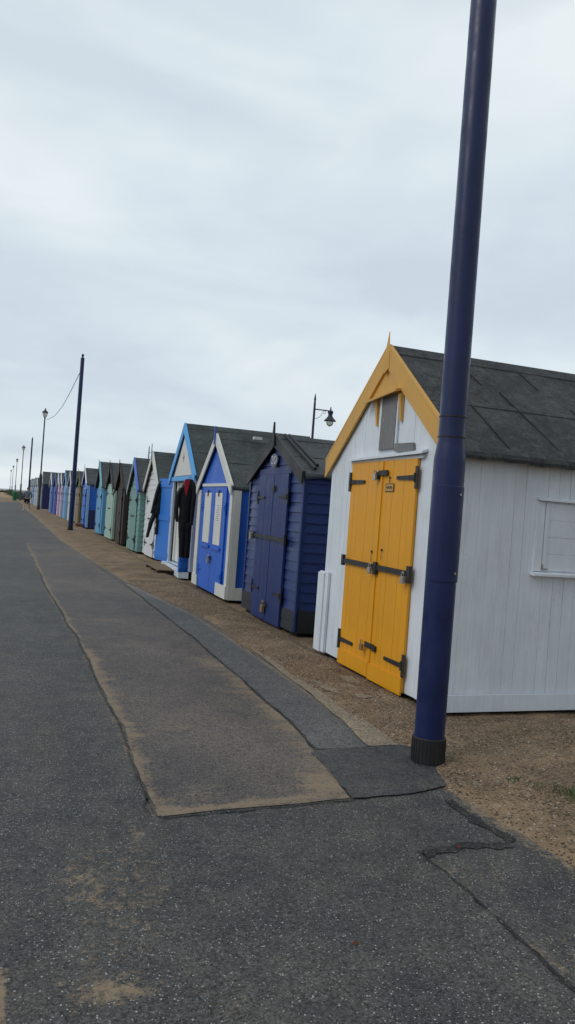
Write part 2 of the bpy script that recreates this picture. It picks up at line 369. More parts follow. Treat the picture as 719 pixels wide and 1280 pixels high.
def gauss(x, y, cx_, cy_, sx_, sy_): return math.exp(-((x - cx_) / sx_) ** 2 - ((y - cy_) / sy_) ** 2)
BLOBS = [(.40, 2.44, .13, .08, 1.15), (.42, 2.62, .2, .1, .35), (.5, 2.85, .2, .2, .36), (.37, 3.18, .12, .22, .5), (.62, 3.15, .10, .25, .36), (.66, 3.6, .05, .16, .62), (.36, 4.8, .13, .55, .36), (.30, 5.5, .12, .5, .34),
         (.55, 3.4, .25, .3, .3), (.72, 2.3, .1, .12, .45), (.2, 8.6, .3, .6, .2), (1.5, 2.5, .3, .3, .18), (.1, 14, .5, 1.2, .28), (.0, 22, .35, 3.2, .42), (.5, 3.0, .5, .8, .22)]
def wob(y, k=0): return .03 * nz(0, y, 1.1, 11 + k) + .015 * nz(0, y, 5, 12 + k)
def sand_prom(x, y):
    s = 0.
    if y < 30:
        for a, b, c, d, w_ in BLOBS: s += .85 * w_ * gauss(x, y, a, b, c, d)
    xl = lerp_tab(STRIPL, y)
    if 3.6 < y < 24: s += (.55 + .8 * nz(x, y, 2.2, 35)) * math.exp(-((x - xl + .02) / .04) ** 2) * smooth01(3.6, 3.9, y)
    # bottom-left corner stripe and the seam on the right
    s += 1.2 * (1 if (.02 < x < .088 and y < 2.62) else 0)
    if y < 3.15: s += (.5 + .6 * nz(x, y, 4, 51)) * gauss(x, 0, 1.94 + .6 * wob(y), 0, .03, 1) + .5 * gauss(x, y, 2.06, 2.2, .10, .22) + .45 * gauss(x, y, 2.12, 2.88, .12, .10) + .2 * gauss(x, y, 2.1, 2.6, .2, .3)
    d = lerp_tab(EDGE, y) - x
    s += .75 * smooth01(.10, -.05, d) if d < .1 else 0
    if y > 14: s += .5 * smooth01(1.6, .0, d)
    if y > 24: s += .06
    s += .03 + .22 * nz(x, y, .7, 41) + .10 * nz(x, y, 3.5, 43)
    if x > 1.9 and 3.3 < y < 4.7: s += .3 * nz(x, y, 3, 44)
    return min(s * .85, 1.0)
STRIPL = [(3.7, .79), (4.5, .79), (5.2, .83), (6, .80), (7.5, .81), (10, .75), (13, .66), (23, .54)]
STRIPR = [(3.8, 1.86), (4.6, 1.97), (5.3, 2.03), (8.8, 2.07), (13.5, 2.02), (16, 1.9), (23, 1.75)]
def sand_strip(x, y):
    l = lerp_tab(STRIPL, y); r = lerp_tab(STRIPR, y); s = .27 + .26 * nz(x * .5, y, 1.4, 17) + .22 * nz(x * .6, y, 4, 19)
    s += (1.0 + .5 * nz(x, y, 3, 31)) * math.exp(-((x - l) / ((.085 + .05 * nz(x, y, 8, 61) if y < 8 else .045) * (1 + .9 * nz(0, y, 2.3, 33)))) ** 2)
    s += .45 * math.exp(-((r - x) / .16) ** 2) * smooth01(8.5, 5.5, y) + .2 * math.exp(-((r - x) / .15) ** 2)
    s += (.85 + .8 * nz(x, 0, 5, 62)) * math.exp(-((y - 3.79 - (x - .8) * .06) / (.07 + .04 * nz(x, 0, 4, 63))) ** 2)
    s += .55 * gauss(x, y, 1.75, 4.1, .12, .3) + .35 * gauss(x, y, 1.05, 4.0, .15, .12)
    for a, b, c, d, w_ in [(1.2, 5.25, .14, .12, .42), (1.55, 6.6, .12, .1, .45), (1.0, 6.0, .2, .12, .3), (1.5, 8.3, .25, .2, .38), (1.2, 9.9, .3, .25, .3), (1.9, 7.4, .15, .4, .35), (1.15, 4.6, .15, .1, .3)]: s += w_ * gauss(x, y, a, b, c, d)
    if y > 11: s += .22 * smooth01(11, 18, y)
    return min(s * .85, .95)
XS = spacing(-9, 2.85, [(-1, 1.0), (-.1, .15), (2.85, .03)])
YS = spacing(-4, 110, [(1.6, .8), (7, .035), (14, .09), (30, .3), (110, 2.0)])
ASPH = asphalt_mat('old_asphalt', (.043, .043, .044), (.058, .057, .056))
STRIPM = asphalt_mat('worn_brown_surface', (.068, .060, .060), (.096, .083, .078), (.30, .26, .23), .88, streak=True)
ASPH2 = asphalt_mat('grey_asphalt_strip', (.072, .077, .083), (.09, .094, .098), amount=.9)
PATCHM = asphalt_mat('fresh_asphalt_patch', (.036, .040, .045), (.046, .049, .054), amount=.95)
grid('promenade', XS, YS, lambda x, y: 0.0 if not (y > end_y(x)) else -.3, ASPH, sand_prom)
gx = spacing(-60, 60, [(-9, 6), (1.0, 1.0), (2.3, .12), (5.0, .035), (9, .3), (60, 4)])
gy = spacing(-12, 140, [(1.6, .6), (8, .035), (14, .1), (30, .35), (60, 1.5), (140, 4)])
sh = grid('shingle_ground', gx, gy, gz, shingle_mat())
sx = spacing(-4000, 4000, [(-60, 600), (60, 40), (4000, 600)]); sy = spacing(-400, 6000, [(-12, 97), (140, 19), (600, 60), (6000, 900)])
grid('beach', sx, sy, lambda x, y: -.55 - (.6 if x < -60 else 0) if not (y > 135 and x > -60) else (-.05 if y > 150 else -.3), beach_mat())
# sea
SEA = mat('sea_water'); g = G(SEA); v = g.map((1, 1, 1))
g.fin(g.mix(g.noise(v, .02, 4), (.09, .13, .15), (.13, .18, .20)), .25, g.bump(g.noise(v, .6, 5, .7), .5, .3))
sm = M(); sm.add([(-4000, 700, .3), (4000, 700, .3), (4000, 6000, .3), (-4000, 6000, .3)], [(0, 1, 2, 3)])
sm.add([(-4000, -400, -.75), (-70, -400, -.75), (-70, 699, -.75), (-4000, 699, -.75)], [(0, 1, 2, 3)])
o = sm.build('sea', SEA); o['kind'] = 'structure'

def sheet(name, edge_l, edge_r, y0, y1, z, mt, attr, nx=46, segs=None, y0f=None, y1f=None):
    """strip between two edge tables"""
    ys = spacing(0, 1, [(1, 1. / 150)]) if segs is None else segs
    me = bpy.data.meshes.new(name); vs = []; fs = []
    for t in ys:
        for i in range(nx + 1):
            u = i / nx
            ya = y0 + (y1 - y0) * t
            xl = lerp_tab(edge_l, ya) + wob(ya); xr = lerp_tab(edge_r, ya) + wob(ya, 4); x = xl + (xr - xl) * u
            yy = ya
            if y0f: yy += y0f(x) * (1 - t) ** 8
            vs.append((x, yy, z))
    for j in range(len(ys) - 1):
        for i in range(nx):
            a = j * (nx + 1) + i; fs.append((a, a + 1, a + nx + 2, a + nx + 1))
    me.from_pydata(vs, [], fs); me.materials.append(mt)
    at = me.attributes.new('sand', 'FLOAT', 'POINT'); at.data.foreach_set('value', [attr(a[0], a[1]) for a in vs])
    o = bpy.data.objects.new(name, me); col.objects.link(o); o['kind'] = 'structure'; return o
tt = [(k / 260) ** 1.8 for k in range(261)]
sheet('worn_path_strip', STRIPL, STRIPR, 3.76, 24.0, .004, STRIPM, sand_strip, 50, tt, lambda x: (x - .8) * .06 + .02 * nz(x, 0, 3, 9))
def sand2(x, y):
    r = lerp_tab(R2, y); return .05 + .8 * math.exp(-((r - x) / .07) ** 2) + .3 * smooth01(10, 14, y)
R2 = [(4.6, 2.44), (5.2, 2.50), (7, 2.53), (10.4, 2.5), (13.3, 2.19), (14.2, 2.1)]
sheet('asphalt_side_strip', [(a, b + .02) for a, b in STRIPR], R2, 4.66, 14.0, .005, ASPH2, sand2, 20, [(k / 120) ** 1.4 for k in range(121)])
# pale sandy concrete haunch beside it
KM = asphalt_mat('sandy_concrete', (.20, .165, .12), (.26, .21, .15), (.4, .36, .3), .9)
sheet('concrete_kerb', [(4.62, 2.36), (5.2, 2.44), (6, 2.5), (7.5, 2.56), (8.2, 2.6)], [(4.62, 2.60), (5.2, 2.63), (6, 2.68), (7.5, 2.76), (8.2, 2.70)], 4.66, 8.1, .012, KM, lambda x, y: .2 + .25 * nz(x, y, 3, 4), 14, [k / 60 for k in range(61)])
# dark patch round the post
PP = [(1.93, 4.60), (2.1, 4.645), (2.3, 4.65), (2.62, 4.67), (2.8, 4.55), (2.84, 4.3), (2.76, 4.12), (2.63, 4.02), (2.52, 3.91), (2.33, 3.85), (2.1, 3.815), (1.87, 3.81), (1.885, 4.0), (1.92, 4.3)]
def polysheet(name, pts, z, mt, rag=.012, sandv=.0):
    P = []
    for i in range(len(pts)):
        a = Vector((*pts[i], 0)); b = Vector((*pts[(i + 1) % len(pts)], 0)); n = max(1, int((b - a).length / .03))
        for k in range(n):
            p = a.lerp(b, k / n); P.append((p.x + rag * nz(p.x, p.y, 14, 3), p.y + rag * nz(p.x, p.y, 14, 7), z))
    me = bpy.data.meshes.new(name); bm = bmesh.new(); f = bm.faces.new([bm.verts.new(p) for p in P])
    bmesh.ops.triangulate(bm, faces=[f]); bmesh.ops.recalc_face_normals(bm, faces=bm.faces)
    if bm.faces[0:1] and list(bm.faces)[0].normal.z < 0: bmesh.ops.reverse_faces(bm, faces=bm.faces)
    bm.to_mesh(me); bm.free(); me.materials.append(mt)
    at = me.attributes.new('sand', 'FLOAT', 'POINT'); at.data.foreach_set('value', [sandv] * len(me.vertices))
    o = bpy.data.objects.new(name, me); col.objects.link(o); o['kind'] = 'structure'; return o
polysheet('asphalt_patch', PP, .0095, PATCHM, .012, .02)
TAR = asphalt_mat('tar_seam', (.010, .011, .012), (.017, .018, .019), amount=.96)
def ribbon(name, pts, w_, z, mt=None, rag=.4):
    P = []
    for a, b in zip(pts, pts[1:]):
        a = Vector((*a, 0)); b = Vector((*b, 0)); n = max(2, int((b - a).length / .012))
        P += [a.lerp(b, k / n) for k in range(n)]
    P.append(Vector((*pts[-1], 0))); vs = []; fs = []
    for i, p in enumerate(P):
        d = (P[min(i + 1, len(P) - 1)] - P[max(0, i - 1)]).normalized(); nn = Vector((-d.y, d.x, 0))
        j = nn * .012 * nz(p.x, p.y, 6, 9)
        ww = w_ * (1 + rag * nz(p.x, p.y, 11, 1)); ww2 = w_ * (1 + rag * nz(p.x, p.y, 11, 21))
        ww += w_ * .5 * nz(p.x, p.y, 45, 2); ww2 += w_ * .5 * nz(p.x, p.y, 45, 12); ww = max(ww, .0008); ww2 = max(ww2, .0008)
        a = p + j + nn * ww; b = p + j - nn * ww2; vs += [(a.x, a.y, z), (b.x, b.y, z)]
    for i in range(len(P) - 1): fs.append((2 * i, 2 * i + 1, 2 * i + 3, 2 * i + 2))
    me = bpy.data.meshes.new(name); me.from_pydata(vs, [], fs); me.materials.append(mt or TAR); o = bpy.data.objects.new(name, me); col.objects.link(o); o['kind'] = 'structure'; return o
ribbon('tar_seam', [(2.40, 3.72), (2.42, 3.55), (2.42, 3.35), (2.45, 3.22), (2.40, 3.14), (2.2, 3.17), (1.91, 3.13)], .030, .0045, rag=1.1)
ribbon('tar_seam', [(1.91, 3.13), (1.93, 2.8), (1.925, 2.4), (1.91, 2.0), (1.9, 1.5)], .007, .0045, rag=2.0)
ribbon('path_crack', [(lerp_tab(STRIPR, y) + wob(y, 4) + .01, y) for y in [4.66 + .4 * k for k in range(24)]], .009, .0085, rag=1.6)
ribbon('path_crack', [(lerp_tab(STRIPL, y) + wob(y) - .018, y) for y in [3.8 + .4 * k for k in range(30)]], .005, .0065, rag=2.2)
ribbon('path_crack', [(.77, 3.98), (.74, 3.88), (.77, 3.77), (.83, 3.73), (.95, 3.742), (1.3, 3.765), (1.7, 3.79), (1.88, 3.80)], .006, .0065, rag=2.0)
polysheet('paving_slab', [(2.72, 6.8), (3.14, 6.62), (3.1, 5.9), (2.9, 5.82), (2.66, 6.1)], .03, KM, .02, .25)

# scattered pebbles (one uncountable mass)
def pebbles():
    m = mat('pebble_stone'); g = G(m); gi = g.n('ShaderNodeNewGeometry'); r = g.n('ShaderNodeValToRGB'); g.l(gi.outputs['Random Per Island'], r.inputs[0]); e = r.color_ramp.elements
    e[0].position = 0; e[0].color = (.05, .034, .025, 1); e[1].position = 1; e[1].color = (.45, .41, .36, 1)
    for p, c in ((.25, (.11, .072, .046, 1)), (.5, (.19, .13, .085, 1)), (.8, (.28, .21, .145, 1)), (.92, (.38, .32, .25, 1))): k = e.new(p); k.color = c
    g.fin(r.outputs[0], .75, spec=.3)
    vs = []; fs = []; rnd = random.Random(3)
    base = [(1, 0, 0), (0, 1, 0), (-1, 0, 0), (0, -1, 0), (.62, .62, .55), (-.62, .62, .55), (-.62, -.62, .55), (.62, -.62, .55), (0, 0, .8)]
    fc = [(0, 1, 4), (1, 2, 5), (2, 3, 6), (3, 0, 7), (0, 4, 7), (1, 5, 4), (2, 6, 5), (3, 7, 6), (4, 5, 8), (5, 6, 8), (6, 7, 8), (7, 4, 8)]
    n = 0
    while n < 30000:
        y = 2.4 + 12 * rnd.random() ** 1.5; x = lerp_tab(EDGE, y) - .25 + rnd.random() ** .9 * (2.6 if y < 5.3 else 1.25)
        d = x - xb(x, y)
        if d < 0 and rnd.random() > math.exp(d / .05) * .35: n += .2; continue
        if nz(x, y, 1.5, 30) < -.1 and rnd.random() < .7: n += .3; continue
        s = rnd.choice((.003, .0035, .004, .005, .006, .008)) * (.7 + .6 * rnd.random())
        z = max(gz(x, y), .0 if d < 0 else -9); a = rnd.random() * 6.28; ca, sa = math.cos(a), math.sin(a); ex = .7 + .6 * rnd.random(); o = len(vs)
        for bx_, by_, bz in base:
            px, py = bx_ * s * ex, by_ * s; vs.append((x + px * ca - py * sa, y + px * sa + py * ca, z - s * .15 + bz * s * .8))
        fs += [(o + a_, o + b_, o + c_) for a_, b_, c_ in fc]; n += 1
    me = bpy.data.meshes.new('pebbles'); me.from_pydata(vs, [], fs); me.materials.append(m)
    o = bpy.data.objects.new('pebbles', me); col.objects.link(o); tag(o, 'loose brown and pale pebbles scattered over the shingle by the huts', 'pebbles', kind='stuff')
pebbles()

# ------------------------------------------------------------------ hut construction
def top_at(prof, u):
    return lerp_tab(prof, u)
def clad(ms, O, U, Nn, prof, z0, kind, pitch, opening=None, t=.016, rnd=random):
    O = Vector(O); U = Vector(U); Nn = Vector(Nn); W = prof[-1][0]; Z = Vector((0, 0, 1))
    P = lambda u, z, d=0.: O + U * u + Z * z + Nn * d
    def poly(ua, ub, zb, inset=0.):
        pts = [P(ua, zb), P(ub, zb), P(ub, top_at(prof, ub) - inset)]
        for u, z in reversed(prof):
            if ua + 1e-4 < u < ub - 1e-4: pts.append(P(u, z - inset))
        pts.append(P(ua, top_at(prof, ua) - inset)); return pts
    segs = [(0, W, z0)]
    if opening:
        o0, o1, oz = opening; segs = [(0, o0, z0), (o0, o1, oz), (o1, W, z0)]
    for a, b, zb in segs:
        ms.prism([p + Nn * -.03 for p in poly(a, b, zb, .004)], Nn * .03)
    if kind == 'v':
        for a, b, zb in segs:
            n = max(1, round((b - a) / pitch)); st = (b - a) / n
            for i in range(n):
                gp = rnd.choice((.0004, .0005, .0008, .0014, .0022)); ua = a + i * st + gp; ub = a + (i + 1) * st - gp
                ms.prism([p + Nn * .0005 for p in poly(ua, ub, zb + rnd.uniform(0, .004))], Nn * (t + rnd.uniform(-.0012, .0012)))
    else:
        zt = max(z for _, z in prof); z = z0
        def lim(zq):
            ls = [u / 400 * W for u in range(401) if top_at(prof, u / 400 * W) >= zq]
            return (ls[0], ls[-1]) if ls else None
        while z < zt - .02:
            z1 = min(z + pitch, zt - .005); A = lim(z); B = lim(z1)
            if A is None: break
            if B is None: B = ((A[0] + A[1]) / 2 - .01, (A[0] + A[1]) / 2 + .01)
            spans = [(A[0], A[1], B[0], B[1])]
            if opening and z < opening[2] - .02: spans = [(A[0], opening[0], B[0], opening[0]), (opening[1], A[1], opening[1], B[1])]
            for a0, a1, b0, b1 in spans:
                j = rnd.uniform(-.002, .002)
                q = [P(a0, z), P(a1, z), P(b1, z1), P(b0, z1)]; tb = t + .004 + j; tu = .004
                fr = [q[0] + Nn * tb, q[1] + Nn * tb, q[2] + Nn * tu, q[3] + Nn * tu]
                ms.add(q + fr, [(0, 1, 2, 3), (4, 5, 6, 7), (0, 1, 5, 4), (1, 2, 6, 5), (2, 3, 7, 6), (3, 0, 4, 7)])
            z = z1
def padlock(x, y, z, parent, mt=None, s=1.0):
    b = M(); b.box(x - .022 * s, x, y - .025 * s, y + .025 * s, z - .055 * s, z); 
    b.path([(x - .011 * s, y - .017 * s, z), (x - .011 * s, y - .017 * s, z + .025 * s), (x - .011 * s, y, z + .042 * s), (x - .011 * s, y + .017 * s, z + .025 * s), (x - .011 * s, y + .017 * s, z)], .005 * s, 6)
    return b.build('padlock', mt or ZINC, parent, bevel=.003)
def t_hinge(x, yh, z, dirn, ln, parent, mt=None, hp=.10, drop=0.0):
    """vertical plate at yh, strap reaching ln towards dirn (in y)"""
    b = M(); b.box(x - .012, x, yh - .022, yh + .022, z - hp, z + hp)
    b.tube((x - .014, yh + dirn * .02, z - .04), (x - .014, yh + dirn * .02, z + .04), .012, n=8)
    e_ = yh + dirn * ln
    b.prism([(x - .014, yh + dirn * .02, z - .022), (x - .014, yh + dirn * .02, z + .022), (x - .014, e_, z + .016 - drop), (x - .014, e_, z - .016 - drop)], (.008, 0, 0))
    for t in (.35, .65, .9): b.tube((x - .018, yh + dirn * ln * t, z - drop * t), (x - .013, yh + dirn * ln * t, z - drop * t), .006, n=6)
    return b.build('hinge', mt or IRON, parent)
def _leaf_unused(): pass
def leaf(parent, x, ya, yb, z0, z1, mt, pitch=.1, t=.028, name='door', battens=False, label=None):
    b = M(); n = max(1, round((yb - ya) / pitch)); st = (yb - ya) / n
    for i in range(n): b.box(x - t - random.uniform(0, .002), x, ya + i * st + .0012, ya + (i + 1) * st - .0012, z0, z1)
    b.box(x - .008, x + .001, ya + .004, yb - .004, z0 + .004, z1 - .004)
    o = b.build(name, mt, parent)
    if label: o['label'] = label
    return o

def hut(label, x0, y0, y1, eave, apex, depth, wm_, kind='v', pitch=.11, roofm=None, bargem=None, bw=.13, ovf=.07, ovs=.08, group='beach huts in a row along the promenade',
        opening=None, trim=None, finial=None, finm=None, doors=None, doorm=None, doorz=1.8, lod=1, side_m=None, base_m=None, fl_x=0., bargelabel=None, wall_z0=.03, skirt=None):
    yc = (y0 + y1) / 2; hw = (y1 - y0) / 2; O = Vector((x0, yc, 0)); r = thing('beach_hut', O, label, 'beach hut', group)
    sl = (apex - eave) / (hw + ovs); rt = .035
    zw = apex - sl * hw - rt - .012; za = apex - rt - .012
    rnd = random.Random(int(x0 * 100 + y0 * 77))
    ms = M(); W = y1 - y0
    op = None
    if opening: op = (opening[0] - y0, opening[1] - y0, opening[2])
    clad(ms, (x0, y0, 0), (0, 1, 0), (-1, 0, 0), [(0, zw), (hw, za), (W, zw)], wall_z0, kind, pitch, op, rnd=rnd)
    sd = M()
    clad(ms if side_m is None else sd, (x0 + .03, y0 + .016, 0), (1, 0, 0), (0, -1, 0), [(0, zw), (depth - .03, zw)], wall_z0, kind, pitch, rnd=rnd)
    if side_m is not None: sd.build('wall', side_m, r); sd = M()
    clad(ms if side_m is None else sd, (x0 + .03, y1 - .03, 0), (1, 0, 0), (0, 1, 0), [(0, zw), (depth - .03, zw)], wall_z0, kind, pitch, rnd=rnd)
    clad(ms, (x0 + depth, y0, 0), (0, 1, 0), (1, 0, 0), [(0, zw), (hw, za), (W, zw)], wall_z0, kind, pitch * 1.5, rnd=rnd)
    ms.box(x0, x0 + depth, y0 + .02, y1 - .02, wall_z0, wall_z0 + .03)
    ms.build('wall', wm_, r)
    if side_m is not None: sd.build('wall', side_m, r)
    # skids
    b = M()
    for k in range(4): b.box(x0 + .04 + k * (depth - .16) / 3, x0 + .12 + k * (depth - .16) / 3, y0 + .05, y1 - .05, -.08, wall_z0 - .002)
    b.box(x0 + .1, x0 + depth - .05, y0 + .12, y0 + .2, -.08, wall_z0 - .004); b.box(x0 + .1, x0 + depth - .05, y1 - .2, y1 - .12, -.08, wall_z0 - .004)
    b.build('base', base_m or DARKGAP, r)
    # roof
    b = M(); xa, xb_ = x0 - ovf, x0 + depth + .06; nu, nv = (14, 7) if lod else (5, 3)
    for sg in (-1, 1):
        top = []; bot = []
        for j in range(nv + 1):
            for i in range(nu + 1):
                x = xa + (xb_ - xa) * i / nu; t = j / nv; y = yc + sg * (hw + ovs) * t; z = apex - (apex - eave) * t
                d = (.010 * nz(x, y, 2.1, yc) + .005 * nz(x, y, 6, yc)) if lod and 0 < i else 0
                top.append((x, y, z + d)); bot.append((x, y, z - rt))
        o = len(b.v); n = (nu + 1) * (nv + 1); b.v += top + bot; w_ = nu + 1
        for j in range(nv):
            for i in range(nu):
                a = o + j * w_ + i; b.f.append((a, a + 1, a + 1 + w_, a + w_)); a += n; b.f.append((a, a + w_, a + 1 + w_, a + 1))
        for i in range(nu):
            a = o + nv * w_ + i; b.f.append((a, a + 1, a + 1 + n, a + n)); 
        for j in range(nv):
            for c in (0, nu): a = o + j * w_ + c; b.f.append((a, a + w_, a + w_ + n, a + n))
        # felt laps
        for t in (.52,):
            y = yc + sg * (hw + ovs) * t; z = apex - (apex - eave) * t; dy = sg * .05; dz = -.05 * sl
            b.prism([(xa + .005, y, z + .002), (xa + .005, y + dy, z + dz + .002), (xa + .005, y + dy, z + dz + .0075), (xa + .005, y, z + .008)], (xb_ - xa - .01, 0, 0))
        # drooping felt at the eave
        prev = None; K = 40 if lod else 8
        ye = yc + sg * (hw + ovs + .006); vs = []
        for i in range(K + 1):
            x = xa + .02 + (xb_ - xa - .02) * i / K; dd = .055 + .018 * nz(x * 3, yc, 1.5, 4) + .012 * nz(x, yc, 9, 6); oo = .012 * nz(x, yc, 4, 8)
            vs += [(x, ye, eave + .006), (x, ye + sg * (.012 + oo), eave - dd * .5), (x, ye + sg * (.004 + oo), eave - dd), (x, ye - sg * .008, eave - dd)]
        o = len(b.v); b.v += vs
        for i in range(K):
            for q in range(3): a = o + i * 4 + q; b.f.append((a, a + 1, a + 5, a + 4))
    b.prism([(xa + .002, yc - .11, apex - .11 * sl + .012), (xa + .002, yc, apex + .022), (xa + .002, yc + .11, apex - .11 * sl + .012), (xa + .002, yc + .11, apex - .11 * sl - .004), (xa + .002, yc, apex + .004), (xa + .002, yc - .11, apex - .11 * sl - .004)], (xb_ - xa - .004, 0, 0))
    roof = b.build('roof', roofm or FELT_B, r, smooth=False)
    # barge boards
    bm_ = bargem or WHITE; t = .022; X = x0 - ovf - .002; v = bw * math.sqrt(1 + sl * sl)
    for k, sg in enumerate((-1, 1)):
        ye = yc + sg * (hw + ovs + .01); b = M()
        b.prism([(X, yc, apex + .006), (X, ye, eave + .004), (X, ye, eave - v * .92), (X, ye - sg * .03, eave - v * .98 + .03 * sl), (X, yc, apex - v)], (-t, 0, 0))
        b.prism([(X - t - .001, yc, apex + .03), (X - t - .001, ye + sg * .012, eave + .028), (X - t - .001, ye + sg * .012, eave + .002), (X - t - .001, yc, apex + .004)], (t + .02, 0, 0))
        bo = b.build('barge_board', bm_[k] if isinstance(bm_, (list, tuple)) else bm_, r)
    if finial:
        fh, fw = finial; b = M()
        b.prism([(X - t - .004, yc - fw, apex - .22), (X - t - .004, yc + fw, apex - .22), (X - t - .004, yc + fw, apex + .0), (X - t - .004, yc + .006, apex + fh), (X - t - .004, yc - .006, apex + fh), (X - t - .004, yc - fw, apex + .0)], (-.02, 0, 0))
        b.build('finial', finm or (bm_ if not isinstance(bm_, (list, tuple)) else bm_[0]), r)
    if trim:
        tw, tm = trim; b = M()
        for ya, yb in ((y0 - .022, y0 + tw), (y1 - tw, y1 + .022)): b.box(x0 - .034, x0 - .0175, ya, yb, wall_z0, zw - .03)
        b.box(x0 - .016, x0 + tw * .8, y0 - .038, y0 - .022 + .001, wall_z0, zw - .0)
        b.build_each('corner_trim', tm, r)
    if skirt:
        hz, smat = skirt; b = M(); b.box(x0 + .0, x0 + depth, y0 - .03, y0 - .016 + .012, wall_z0 - .02, hz); b.build('skirting_board', smat, r)
    if doors:
        ya, yb = doors; zt = doorz; dm = doorm or wm_; xd = x0 - .026
        ym = (ya + yb) / 2
        for a, c, sg in ((ya, ym - .003, 1), (ym + .003, yb, -1)):
            d = leaf(r, xd, a, c, wall_z0 - .01, zt, dm, .11 if lod else .2, .022)
            yh = a if sg == 1 else c
            for zz_ in ((.35, zt - .3) if lod else (zt - .3,)): t_hinge(xd - .022, yh, zz_, sg, (c - a) * .55, d)
        b = M(); b.box(xd - .048, xd - .026, ym - .3, ym + .3, zt * .57 - .02, zt * .57 + .02); b.build('locking_bar', IRON, r)
        b = M(); b.box(x0 - .04, x0 - .0185, ya - .06, yb + .06, zt + .01, zt + .06); b.build('door_header', dm if not trim else trim[1], r)
    return r

# ---------------- hut A : white with yellow doors
A = hut('large white boarded beach hut with yellow double doors, nearest, behind the big post', 3.38, 5.47, 7.98, 2.13, 3.19, 3.1, WHITE, 'v', .115, FELT_A, YELLOW2, .155, .035, .10, wall_z0=.02)
xf = 3.38; fx = xf - .02
# extra felt seams running down the slope
b = M(); sl = (3.19 - 2.13) / (1.255 + .10); yc = 6.725
fsm = felt('felt_seam_black', (.030, .032, .034), .1); froof = [c for c in A.children if c.name.startswith('roof')][0]
def onroof(x, y): return Vector((x, y, 3.19 - (yc - y) * sl + .006 + .010 * nz(x, y, 2.1, 6.725)))
for pts in (((3.79, 6.18), (3.84, 5.8), (3.885, 5.46)), ((4.27, 6.22), (4.34, 5.9), (4.42, 5.50)), ((4.05, 6.66), (4.12, 6.3)), ((4.72, 6.72), (4.80, 6.35)), ((5.0, 6.1), (5.08, 5.5)), ((5.6, 6.15), (5.68, 5.5))):
    b = M(); b.path([onroof(*p) for p in pts], [.006] + [.008] * (len(pts) - 2) + [.004], 6); b.build('felt_seam', fsm, froof)
b = M(); b.box(3.39, 6.49, 5.437, 5.463 - .012, .0, .14); b.build('skirting_board', WHITE, A)
# finial: faceted yellow spike
b = M(); X = 3.318; b.loft([[(X, yc - .055, 2.98), (X - .02, yc, 2.93), (X, yc + .055, 2.98), (X + .015, yc, 2.98)], [(X, yc - .05, 3.12), (X - .022, yc, 3.10), (X, yc + .05, 3.12), (X + .015, yc, 3.12)], [(X + .01, yc - .008, 3.34), (X + .006, yc, 3.34), (X + .01, yc + .008, 3.34), (X + .014, yc, 3.34)]])
b.build('finial', YELLOW2, A)
b = M(); b.prism([(fx - .004, 7.08, 2.70), (fx - .004, 6.37, 2.70), (fx - .004, yc - .06, 3.0), (fx - .004, yc + .06, 3.0)], (-.012, 0, 0)); b.build('gable_panel', YELLOW2, A)
b = M(); b.prism([(fx - .002, 7.06, 2.705), (fx - .10, 7.10, 2.665), (fx - .10, 6.38, 2.72), (fx - .002, 6.40, 2.74)], (0, 0, .022)); b.build('gable_ledge', YELLOW2, A)
for y_, za_, zb_ in ((6.89, 2.44, 2.70), (6.40, 2.45, 2.70)):
    b = M(); b.prism([(fx - .002, y_ - .018, zb_), (fx - .05, y_ - .018, zb_), (fx - .022, y_ - .018, za_), (fx - .002, y_ - .018, za_)], (0, .036, 0)); b.build('bracket', YELLOW2, A)
b = M(); b.prism([(fx - .003, 6.80, 2.20), (fx - .003, 6.49, 2.20), (fx - .003, 6.485, 2.71), (fx - .003, 6.785, 2.71)], (-.022, 0, 0)); b.build('boarded_opening', OLDWOOD, A)
b = M(); b.box(fx - .024, fx - .003, 6.78, 6.80 + .035, 2.20, 2.71); b.box(fx - .02, fx - .003, 6.46, 6.483, 2.2, 2.71); b.build_each('opening_frame', WHITE, A)
b = M(); b.prism([(fx - .004, 6.47, 2.17), (fx - .004, 6.10, 2.15), (fx - .004, 6.12, 2.235), (fx - .004, 6.47, 2.245)], (-.02, 0, 0)); b.build('patch_board', OLDWOOD, A)
b = M(); b.prism([(fx - .002, 7.46, 2.125), (fx - .06, 7.46, 2.105), (fx - .06, 5.88, 2.125), (fx - .002, 5.88, 2.145)], (0, 0, .022)); b.box(fx - .022, fx - .002, 5.93, 7.42, 2.09, 2.118); b.build('door_header', WHITE, A)
# doors
xd = fx - .004; ym = 6.66
DA = []
for a, c, z0, sg in ((6.00, ym - .004, .0, 1), (ym + .004, 7.37, .0, -1)):
    d = leaf(A, xd, a, c, .02, 2.09, YELLOW, .108, .024); DA.append(d)
    b = M(); b.box(xd - .042, xd - .026, a - .01 * (sg == 1), c, .0 if sg == 1 else .01, .15); b.build_each('kick_board', YELLOW, d)
b = M(); b.box(xd - .036, xd - .0255, ym - .02, ym + .02, .16, 2.08); b.build('cover_strip', YELLOW, DA[1])
t_hinge(xd - .026, 7.385, 1.89, -1, .36, DA[1]); t_hinge(xd - .026, 5.985, 1.92, 1, .36, DA[0])
t_hinge(xd - .026, 7.385, .255, -1, .34, DA[1]); t_hinge(xd - .026, 5.985, .26, 1, .36, DA[0])
b = M(); b.box(xd - .052, xd - .040, 6.03, 7.40, 1.045, 1.095); b.box(xd - .056, xd - .028, 7.37, 7.42, 1.02, 1.13); b.box(xd - .056, xd - .028, 5.955, 6.01, .99, 1.14); b.box(xd - .06, xd - .04, 6.60, 6.66, 1.0, 1.12)
b.build('locking_bar', IRON, A)
padlock(xd - .062, 6.70, 1.06, A, s=1.1); padlock(xd - .058, 6.04, 1.04, A, s=1.1)
